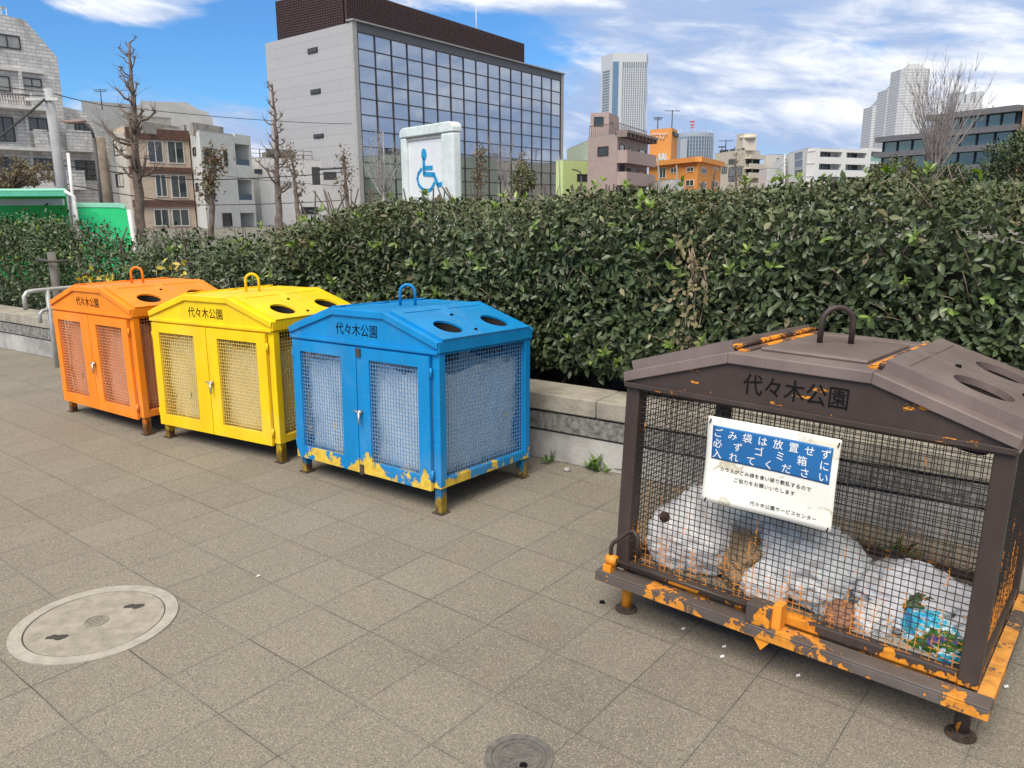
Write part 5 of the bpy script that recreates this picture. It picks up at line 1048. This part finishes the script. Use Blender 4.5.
# ------------------------------------------------------------------ trees, poles, wires, sign, green tents
def limb(mb, p, d, L, r, rr, lvl, kn=0, tips=None, bend=.25, upw=.15, seg=5):
    path = [p]; rad = [r]; q = p.copy(); v = d.normalized()
    for i in range(seg):
        v = (v + Vector((rr.uniform(-bend, bend), rr.uniform(-bend, bend), rr.uniform(-bend, bend) + upw))).normalized(); q = q + v * (L / seg); path.append(q.copy()); rad.append(max(.004, r * (1 - .75 * (i + 1) / seg)))
    mb.tube(path, rad, 6 if r > .04 else 4)
    if tips is not None and lvl == 0: tips.append(q.copy())
    if lvl > 0:
        for k in range(rr.randint(2, 4)):
            i = rr.randint(1, seg); w = (v + Vector((rr.gauss(0, .8), rr.gauss(0, .8), rr.gauss(0, .5) + .2))).normalized(); limb(mb, path[i], w, L * rr.uniform(.4, .65), rad[i] * .6, rr, lvl - 1, kn, tips, bend, upw)
def pollard(px, ytop, ybase, Y, r0, label, seed, side=10, name='bare_tree', lean=0, leaves=0, stub=1.0, low=.12):
    rr = random.Random(seed); top = at_y(px[0], ytop, Y); b = at_y(px[1], ybase, Y); root = wroot(name, (b.x, b.y, 0), label, 'tree', 'pruned bare trees along the street'); mb = MB()
    slope = Vector((top.x - b.x, 0, top.z - b.z)); g = Vector((b.x - slope.x / slope.z * b.z, Y, 0)); n = 16; path = []; rad = []
    for i in range(n + 1):
        k = i / n; path.append(g.lerp(Vector((top.x, Y, top.z)), k) + Vector((rr.uniform(-1, 1), rr.uniform(-1, 1), 0)) * r0 * .22 * (0 if i == 0 else 1)); rad.append(r0 * (1 - .82 * k) * rr.uniform(.9, 1.12))
    mb.tube(path, rad, 10); tr = mb.build('trunk', BARK2, root); mb = MB(); tw = MB(); tips = []; H = top.z
    for k in range(side):
        f = low + (1 - low) * (k + rr.random()) / side; i = min(n - 1, int(f * n)); p = path[i].lerp(path[i + 1], f * n - i); a = rr.uniform(0, 6.28); L = stub * H * .085 * (1.25 - f) * rr.uniform(.7, 1.5)
        d = Vector((math.cos(a), math.sin(a) * .8, rr.uniform(.05, .7))); q = p + d.normalized() * L * .6; q2 = q + (d + Vector((0, 0, .7))).normalized() * L * .5; r_ = rad[i] * rr.uniform(.26, .40) + .010
        mb.tube([p, q, q2], [r_, r_ * .75, r_ * .9], 7)
        for c in range(rr.randint(1, 3)): w = q2 + Vector((rr.gauss(0, 1), rr.gauss(0, 1), rr.gauss(.4, .7))) * r_ * 1.2; mb.tube([q2 - (w - q2) * .3, w], [r_ * .9, r_ * .45], 6)
        for c in range(rr.randint(5, 10)): limb(tw, q2, Vector((rr.gauss(0, 1), rr.gauss(0, 1), rr.uniform(.1, 1.2))), L * rr.uniform(.5, 1.3) / stub ** .5, r_ * .12 + .006, rr, 0, 0, tips, .35, .1, 4)
    mb.build('limbs', BARK2, root); tw.build('twigs', BARK2, root)
    if leaves:
        g_ = np.random.default_rng(seed); C = np.array([list(rr.choice(tips)) for _ in range(leaves)]) + g_.normal(size=(leaves, 3)) * .22
        leaf_mesh('withered_leaves', C, g_.normal(size=(leaves, 3)), g_.uniform(.12, .24, leaves), .55, DRYB, root, g_, shift=root.location)
    return root
BARK2 = plain('street_tree_bark', (.15, .118, .098), .95, .4, 3, 0, .6); DRYB = leaf_mat('withered_brown', [(0, (.10, .06, .045)), (.6, (.18, .12, .095)), (1, (.26, .19, .15))], .8, .2)
pollard((129, 140), 42, 215, 38, .26, 'tall thick pruned bare tree with knuckled stubs in front of the brown banded house', 3, 34, stub=1.5, low=.28)
pollard((273, 279), 84, 214, 40, .20, 'slim tall pruned bare tree before the low white house', 5, 30, stub=1.2, low=.26)
pollard((214, 212), 150, 220, 39, .17, 'small pruned tree still hung with withered brown leaves', 7, 12, leaves=700, low=.4)
pollard((291, 297), 146, 204, 46, .18, 'short pruned tree with knobbly top beside the slim tall one', 9, 12, leaves=160, low=.4)
pollard((343, 347), 150, 194, 48, .18, 'short twiggy tree in front of the office end wall', 12, 12, leaves=220, low=.4)
pollard((481, 480), 150, 190, 55, .18, 'brownish withered tree in front of the glass front, right of the wheelchair sign', 14, 12, leaves=520, low=.4)
pollard((521, 521), 158, 188, 50, .2, 'small withered tree near the right end of the glass front', 15, 9, leaves=260, low=.4)
pollard((716, 712), 166, 190, 60, .18, 'thin bare tree before the orange apartment house', 16, 9, low=.4); pollard((736, 736), 155, 190, 70, .2, 'thin bare tree before the cream apartment block', 17, 9, leaves=150, low=.4)
def bare(px, ytop, ybase, Y, label, seed, spread, mat, n=26, r0=.25, name='bare_tree'):
    rr = random.Random(seed); b = at_y(px, ybase, Y); H = at_y(px, ytop, Y).z; root = wroot(name, (b.x, b.y, 0), label, 'tree'); fork = b.z * .9 + .2 if b.z > 1 else 2
    mb = MB(); mb.tube([(b.x, Y, 0), (b.x + .05, Y, fork * .5), (b.x, Y, fork)], [r0 * 1.2, r0, r0 * .85], 10); mb.build('trunk', mat, root); mb = MB()
    for k in range(n):
        a = rr.uniform(0, 6.28); e = rr.uniform(.0, 1) ** .7; tgt = Vector((math.cos(a) * spread * e, math.sin(a) * spread * e * .7, (H - fork) * rr.uniform(.62, 1.0) * (1 - .25 * e))); p = Vector((b.x, Y, fork * rr.uniform(.75, 1.0)))
        d = tgt.normalized(); L = tgt.length; path = [p]; rad = [r0 * rr.uniform(.22, .42)]; v = Vector((d.x * .6, d.y * .6, d.z)).normalized(); q = p.copy()
        for i in range(9):
            v = (v * .7 + d * .3 + Vector((rr.gauss(0, .06), rr.gauss(0, .06), .02))).normalized(); q = q + v * L / 9; path.append(q.copy()); rad.append(rad[0] * (1 - .85 * (i + 1) / 9))
        mb.tube(path, rad, 5)
        for i in range(2, 10):
            for c in range(3): limb(mb, path[i], (v + Vector((rr.gauss(0, .45), rr.gauss(0, .45), .35))), L * rr.uniform(.10, .22), max(.010, rad[i] * .45), rr, 1 if c == 0 else 0, 0, None, .15, .12, 3)
    mb.build('branches', mat, root); return root
BARK3 = plain('grey_bark', (.27, .24, .225), .95, .2, 2)
bare(936, 46, 168, 46, 'big bare tree with a fan of fine upright branches in front of the glass house', 31, 3.0, BARK3, 38, .13)
bare(384, 122, 192, 45, 'fine grey bare tree in front of the glass front, left of the wheelchair sign', 33, 1.9, plain('pale_bark', (.30, .29, .28), .9), 16, .13)
bare(505, 120, 186, 80, 'faint bare tree rising before the glass front, right of centre', 35, 2.4, BARK3, 14, .14)
def crown_tree(name, label, px, py, Y, size, seed, mat, n, lf=(.10, .18), cat='tree', group=None):
    c = at_y(px, py, Y); root = wroot(name, (c.x, c.y, 0), label, cat, group); g = np.random.default_rng(seed); mb = MB(); rr = random.Random(seed)
    mb.tube([(c.x, c.y, 0), (c.x, c.y, c.z * .6), (c.x + .1, c.y, c.z)], [size[0] * .12, size[0] * .09, size[0] * .05], 8)
    cl = []
    for k in range(46):
        v = g.normal(size=3); v /= np.linalg.norm(v); v *= g.uniform(.45, 1.0) ** .6; cl.append(np.array([c.x, c.y, c.z]) + v * np.array(size)); mb.tube([(c.x, c.y, c.z * .75), tuple(cl[-1])], [size[0] * .03, .01], 4)
    mb.build('trunk', BARK2, root); cl = np.array(cl); ix = g.integers(0, len(cl), n); off = g.normal(size=(n, 3)); off /= np.linalg.norm(off, axis=1)[:, None]; R_ = g.uniform(.5, 1.0, n) * min(size) * .36
    P_ = cl[ix] + off * R_[:, None] * np.array([1, 1, .75]); keep = P_[:, 2] > .3; P_, off, ix = P_[keep], off[keep], ix[keep]; ct = g.uniform(-.2, .2, len(cl))[ix]
    leaf_mesh('crown', P_, off, g.uniform(*lf, len(P_)), .5, mat, root, g, np.clip(g.beta(2, 2, len(P_)) + ct, 0, 1), shift=root.location); return root
EVG = leaf_mat('evergreen_leaf', [(0, (.012, .022, .010)), (.5, (.024, .042, .018)), (1, (.05, .075, .03))], .5, .3); OLV = leaf_mat('olive_leaf', [(0, (.045, .05, .02)), (.5, (.085, .085, .035)), (1, (.15, .13, .06))], .5, .3)
crown_tree('evergreen_tree', 'dark rounded evergreen tree at the right edge before the glass house', 1034, 160, 34, (1.75, 1.6, 1.35), 3, EVG, 9000, (.10, .17))
crown_tree('shrub', 'olive brown rounded shrub just above the hedge at the right', 897, 174, 30, (1.15, .9, .55), 5, OLV, 4200, (.07, .12), 'shrub'); crown_tree('shrub', 'green shrub at the foot of the big bare tree', 945, 178, 27, (.9, .8, .5), 6, EVG, 2600, (.07, .12), 'shrub')
crown_tree('shrub', 'small green tree top standing over the hedge before the glass front', 523, 180, 22, (.32, .3, .42), 8, OLV, 900, (.07, .12), 'shrub')
crown_tree('shrub', 'low brown shrub before the white brick apartments, above the green tent', 8, 172, 40, (2.6, 1.2, .9), 9, DRYB, 2600, (.10, .18), 'shrub')

def pole(name, label, x0, y0, x1, y1, Y, r_, mat, cat='pole', top=1.0):
    a, b = at_y(x0, y0, Y), at_y(x1, y1, Y); s_ = (a - b) / (a.z - b.z); g = b - s_ * b.z; root = wroot(name, (g.x, g.y, 0), label, cat); MB().tube([g, a], [r_, r_ * top], 12).build('shaft', mat, root); return root, a
pr_, pa = pole('utility_pole', 'thick grey utility pole in front of the white brick apartments', 48, 89, 62, 186, 36, .24, plain('pole_concrete', (.36, .37, .38), .8), 'utility pole', .8)
m = MB(); m.box(pa.x - .9, pa.x + .5, pa.y - .25, pa.y - .15, pa.z - .5, pa.z - .38); m.build('cross_arm', FR_L, pr_)
pole('utility_pole', 'weathered brown wooden pole with a mossy top beside the white brick apartments', 99.5, 138, 107, 192, 37, .25, plain('old_pole_wood', (.19, .155, .12), .9, .3, 2), 'utility pole', .85)
lp, la = pole('street_lamp', 'dark street lamp with a curved arm in front of the white brick apartments', 94, 138, 100, 192, 35, .075, plain('lamp_iron', (.055, .055, .06), .6), 'street lamp')
q = [at_y(x, y, 35) for x, y in ((94, 138), (91.5, 130), (88, 125), (84, 122.5), (79, 121.5))]; MB().tube(q, .055, 8).build('arm', plain('lamp_iron2', (.055, .055, .06), .6), lp); h_ = q[-1]; m = MB(); m.tube([h_ + Vector((.3, 0, .02)), h_, h_ + Vector((-.45, 0, -.02)), h_ + Vector((-.75, 0, .02))], [.05, .10, .09, .04], 10); m.build('lamp_head', plain('lamp_rust', (.22, .15, .13), .6), lp)
pole('pole', 'slim white pole behind the green tent', 68, 153, 73, 200, 33, .06, FR_W, 'pole'); pole('pole', 'slim dark pole in front of the glass front, left of the wheelchair sign', 383, 132, 385, 190, 50, .05, POLEG, 'pole')
pole('pole', 'thin lamp pole at the right end of the glass front', 559, 156, 560, 190, 60, .05, POLEG, 'pole')
for (x0, y0, x1, y1, Y, lab, cat) in ((658, 156, 659, 192, 70, 'slim grey pole in front of the small white house', 'pole'), (676.5, 165, 677.5, 190, 70, 'thin dark pole before the orange apartments', 'pole')): pole('pole', lab, x0, y0, x1, y1, Y, .06, POLEG, cat)
lq, lqa = pole('street_lamp', 'small dark street lamp with a hooked arm before the lime house', 581, 176, 582, 192, 60, .06, FR_D, 'street lamp'); q = [at_y(x, y, 60) for x, y in ((581, 176), (580, 172), (576, 170), (572, 169.5))]; MB().tube(q, .05, 6).build('arm', FR_D, lq)
def cable(label, pts, Y, r_=.02):
    q = [at_y(x, y, Yk) for (x, y), Yk in zip(pts, Y)]; path = []
    for i in range(len(q) - 1):
        for k in range(8): u = k / 8; p = q[i].lerp(q[i + 1], u); path.append(p - Vector((0, 0, 1)) * 4 * u * (1 - u) * (q[i + 1] - q[i]).length * .008)
    path.append(q[-1]); m = MB(); m.tube(path, r_, 5); tag(m.build('power_cable', plain('cable_black', (.03, .03, .033), .6)), label, 'cable')
cable('thick black cable sloping from the grey utility pole to the left edge', [(47, 97), (-30, 160)], (36, 30), .05)
cable('thin cable crossing from the utility pole past the tall pruned tree to the office', [(48, 92), (130, 108), (352, 124)], (36, 50, 70), .022)
cable('cable running behind the pruned trees at first floor height', [(60, 165), (200, 180), (345, 172)], (36, 44, 50), .03); cable('lower cable running behind the pruned trees', [(60, 183), (200, 205), (345, 200)], (36, 44, 50), .024); cable('faint cable just above the cable at first floor height', [(60, 160), (200, 173), (345, 186)], (36, 44, 52), .016)
cable('high cable from the left edge to the grey utility pole', [(-30, 82), (48, 92)], (33, 36), .02); cable('second high cable from the left edge to the grey utility pole', [(-30, 92), (48, 96)], (33, 36), .016)
p = at_y(316, 176, 52); tl_ = wroot('traffic_light', (p.x, p.y, p.z), 'dark traffic signal box hanging on the cable arm before the low white house', 'traffic light'); m = MB(); m.box(p.x - .22, p.x + .22, p.y - .15, p.y + .15, p.z - .55, p.z + .55); m.build('housing', FR_D, tl_)
m = MB(); m.tube([p + Vector((-.1, 0, .4)), at_y(345, 168, 52)], .06, 6); m.build('arm', FR_D, tl_); m = MB(); m.box(p.x + .5, p.x + 1.3, p.y - .1, p.y + .1, p.z - .25, p.z + .25); m.build('sign_box', FR_D, tl_)

# wheelchair sign beyond the hedge
Ys = 10.5; sA, sB = at_y(404, 140, Ys), at_y(457, 136, Ys - .95); fsg = Fac(sA, sB); Ls = fsg.L; zs_ = at_y(404, 129, Ys).z; sg_ = wroot('parking_sign', fsg.P(Ls / 2, 0, 0), 'white framed sign with a blue wheelchair symbol standing behind the hedge', 'sign')
SWH = plain('sign_frame_white', (.63, .70, .69), .5, .12, 6); w_ = Ls * .155
m = MB(); fsg.box(m, 0, w_ * .72, 0, zs_ - .12, -.06, .06); m.build('post', SWH, sg_, bevel=.02); m = MB(); fsg.box(m, Ls - w_ * 1.42, Ls, 0, zs_ - .12, -.06, .06); m.build('post', SWH, sg_, bevel=.025)
m = MB(); pf = [(-.006, -.118), (-.006, -.065), (.012, -.03), (.05, -.008), (.09, 0), (Ls - .09, 0), (Ls - .05, -.008), (Ls - .012, -.03), (Ls + .006, -.065), (Ls + .006, -.118)]; n_ = len(pf)
m.add([fsg.P(u, .068, zs_ + z) for u, z in pf] + [fsg.P(u, -.068, zs_ + z) for u, z in pf], [tuple(range(n_))[::-1], tuple(range(n_, 2 * n_))] + [(k, (k + 1) % n_, n_ + (k + 1) % n_, n_ + k) for k in range(n_)]); m.build('top_bar', SWH, sg_, bevel=.012)
pz1 = at_y(430, 142, Ys).z; m = MB(); fsg.box(m, w_ * .73, Ls - w_ * 1.43, .6, pz1, -.03, .02); pn = m.build('panel', plain('sign_panel_white', (.72, .75, .76), .4, .04), sg_); m = MB(); fsg.box(m, w_ * .73, Ls - w_ * 1.43, pz1, pz1 + .05, -.035, .035); m.build('panel_rail', plain('rail_beige', (.5, .47, .41), .6), sg_)
BL = plain('symbol_blue', (.01, .28, .55), .4, .04); m = MB(); sc = Ls / 53.5
def S_(px, py): s, z = fsg.at(px, py); return s, z
def stroke(pts, w):
    for (a, b) in zip(pts[:-1], pts[1:]):
        A, B = Vector(S_(*a)), Vector(S_(*b)); d = (B - A).normalized(); n_ = Vector((-d.y, d.x)) * w * sc / 2; A2, B2 = A - d * w * sc * .3, B + d * w * sc * .3; q = [A2 - n_, B2 - n_, B2 + n_, A2 + n_]
        m.add([fsg.P(u.x, .021, u.y) for u in q] + [fsg.P(u.x, .027, u.y) for u in q], [(0, 1, 2, 3), (4, 5, 6, 7), (0, 4, 5, 1), (1, 5, 6, 2), (2, 6, 7, 3), (3, 7, 4, 0)])
stroke([(425.2, 158), (425.8, 174), (435.5, 174.5), (439.5, 185), (443.5, 184)], 2.4); stroke([(425.5, 168), (433.5, 167.6)], 2.2)
stroke([(423, 169), (420, 173.5), (419, 179), (420.5, 185), (424, 189), (429, 191), (433, 189), (436, 183)], 1.7)
s_, z_ = S_(425.5, 154.5); hd = [fsg.P(s_ + 2.6 * sc * math.cos(k * math.pi / 8), 0, z_ + 3.2 * sc * math.sin(k * math.pi / 8)) for k in range(16)]; m.add([p + fsg.n * .021 for p in hd] + [p + fsg.n * .027 for p in hd], [tuple(range(16)), tuple(range(16, 32))] + [(k, (k + 1) % 16, 16 + (k + 1) % 16, 16 + k) for k in range(16)])
m.build('wheelchair_symbol', BL, pn)

# green tents beyond the left hedge
GRN = plain('green_canvas', (.010, .46, .10), .55, .08, 2); GRL = plain('pale_green_canvas', (.25, .62, .47), .5, .05, 1.5); m_post = plain('tent_post', (.62, .63, .62), .5, .15, 10)
Yt = 13.0; a, b = at_y(-60, 189, Yt), at_y(66, 189, Yt); zt_t = a.z; t1 = wroot('canopy_tent', ((a.x + b.x) / 2, Yt + 1, 0), 'open green canopy tent with a pale roof edge at the left behind the hedge', 'tent', 'green tents behind the hedge')
bk = Yt + 2.6; m = MB(); kx = bk / Yt; m.prism([(a.x, Yt), (b.x, Yt), (b.x * kx, bk), (a.x * kx, bk)], zt_t - .05, zt_t); m.build('roof', GRL, t1, bevel=.02); m = MB(); m.box(a.x, b.x, Yt - .03, Yt + .012, zt_t - .12, zt_t - .051); m.build('front_hem', plain('mint_canvas', (.10, .45, .30), .5), t1)
m = MB(); m.box(a.x * kx, b.x * kx, bk - .04, bk, 0, zt_t - .06); m.build('back_curtain', GRN, t1); m = MB(); m.box(a.x, b.x - .25, Yt + .3, Yt + .36, zt_t - .26, zt_t - .16); m.build('front_bar', FR_L, t1)
b2 = at_y(78, 250, Yt); m = MB(); m.tube([(b.x - .02, Yt, zt_t - .05), (b.x + .10, Yt, zt_t - .12), (b.x + .14, Yt, 0)], .034, 8); m.tube([(b.x * kx - .02, bk, zt_t - .05), (b.x * kx - .02, bk, 0)], .04, 8); m.build('posts', m_post, t1)
Yu = 13.6; a, b = at_y(75, 204, Yu), at_y(127, 204, Yu); zt_t = a.z; t2 = wroot('canopy_tent', ((a.x + b.x) / 2, Yu + 1, 0), 'closed bright green tent with a rounded pale top, right of the open one', 'tent', 'green tents behind the hedge')
k2 = (Yu + 2) / Yu
def wedge(pf, y0, y1, x_shift):
    q = MB(); n = len(pf); q.add([(x, y0, z) for x, z in pf] + [(x * k2, y1, z) for x, z in pf], [tuple(range(n)), tuple(range(2 * n - 1, n - 1, -1))] + [((i + 1) % n, i, n + i, n + (i + 1) % n) for i in range(n)]); return q
wedge([(a.x, 0), (b.x, 0), (b.x, zt_t - .14), (b.x - .03, zt_t - .06), (b.x - .12, zt_t - .01), (a.x, zt_t)], Yu, Yu + 2, 0).build('wall', plain('emerald_canvas', (.02, .56, .20), .5, .06, 3), t2)
wedge([(a.x - .02, zt_t - .055), (b.x - .14, zt_t - .065), (b.x - .05, zt_t - .09), (b.x - .02, zt_t - .03), (b.x - .12, zt_t + .012), (a.x - .02, zt_t + .02)], Yu - .012, Yu + 2.01, 0).build('roof', GRL, t2, bevel=.006)
m = MB(); m.tube([(b.x + .03, Yu - .02, zt_t - .1), (b.x + .10, Yu - .02, 0)], .035, 8); m.build('post', m_post, t2)

g_ = np.random.default_rng(41); C = []  # unseen leaf clumps added to darken reflections low in the office glass
for k in range(70):
    y_ = g_.uniform(128, 185); c_ = np.array([g_.uniform(.60 * y_, 150), y_, g_.uniform(3, 14.5)]); q_ = g_.normal(size=(230, 3)); q_ /= np.linalg.norm(q_, axis=1)[:, None]; C.append(c_ + q_ * g_.uniform(.4, 1, (230, 1)) * np.array([4.5, 4.5, 4.0]))
C = np.concatenate(C); tag(leaf_mesh('unseen_treeline', C, g_.normal(size=C.shape), g_.uniform(1.0, 2.0, len(C)), .6, EVG, None, g_), kind='stuff')
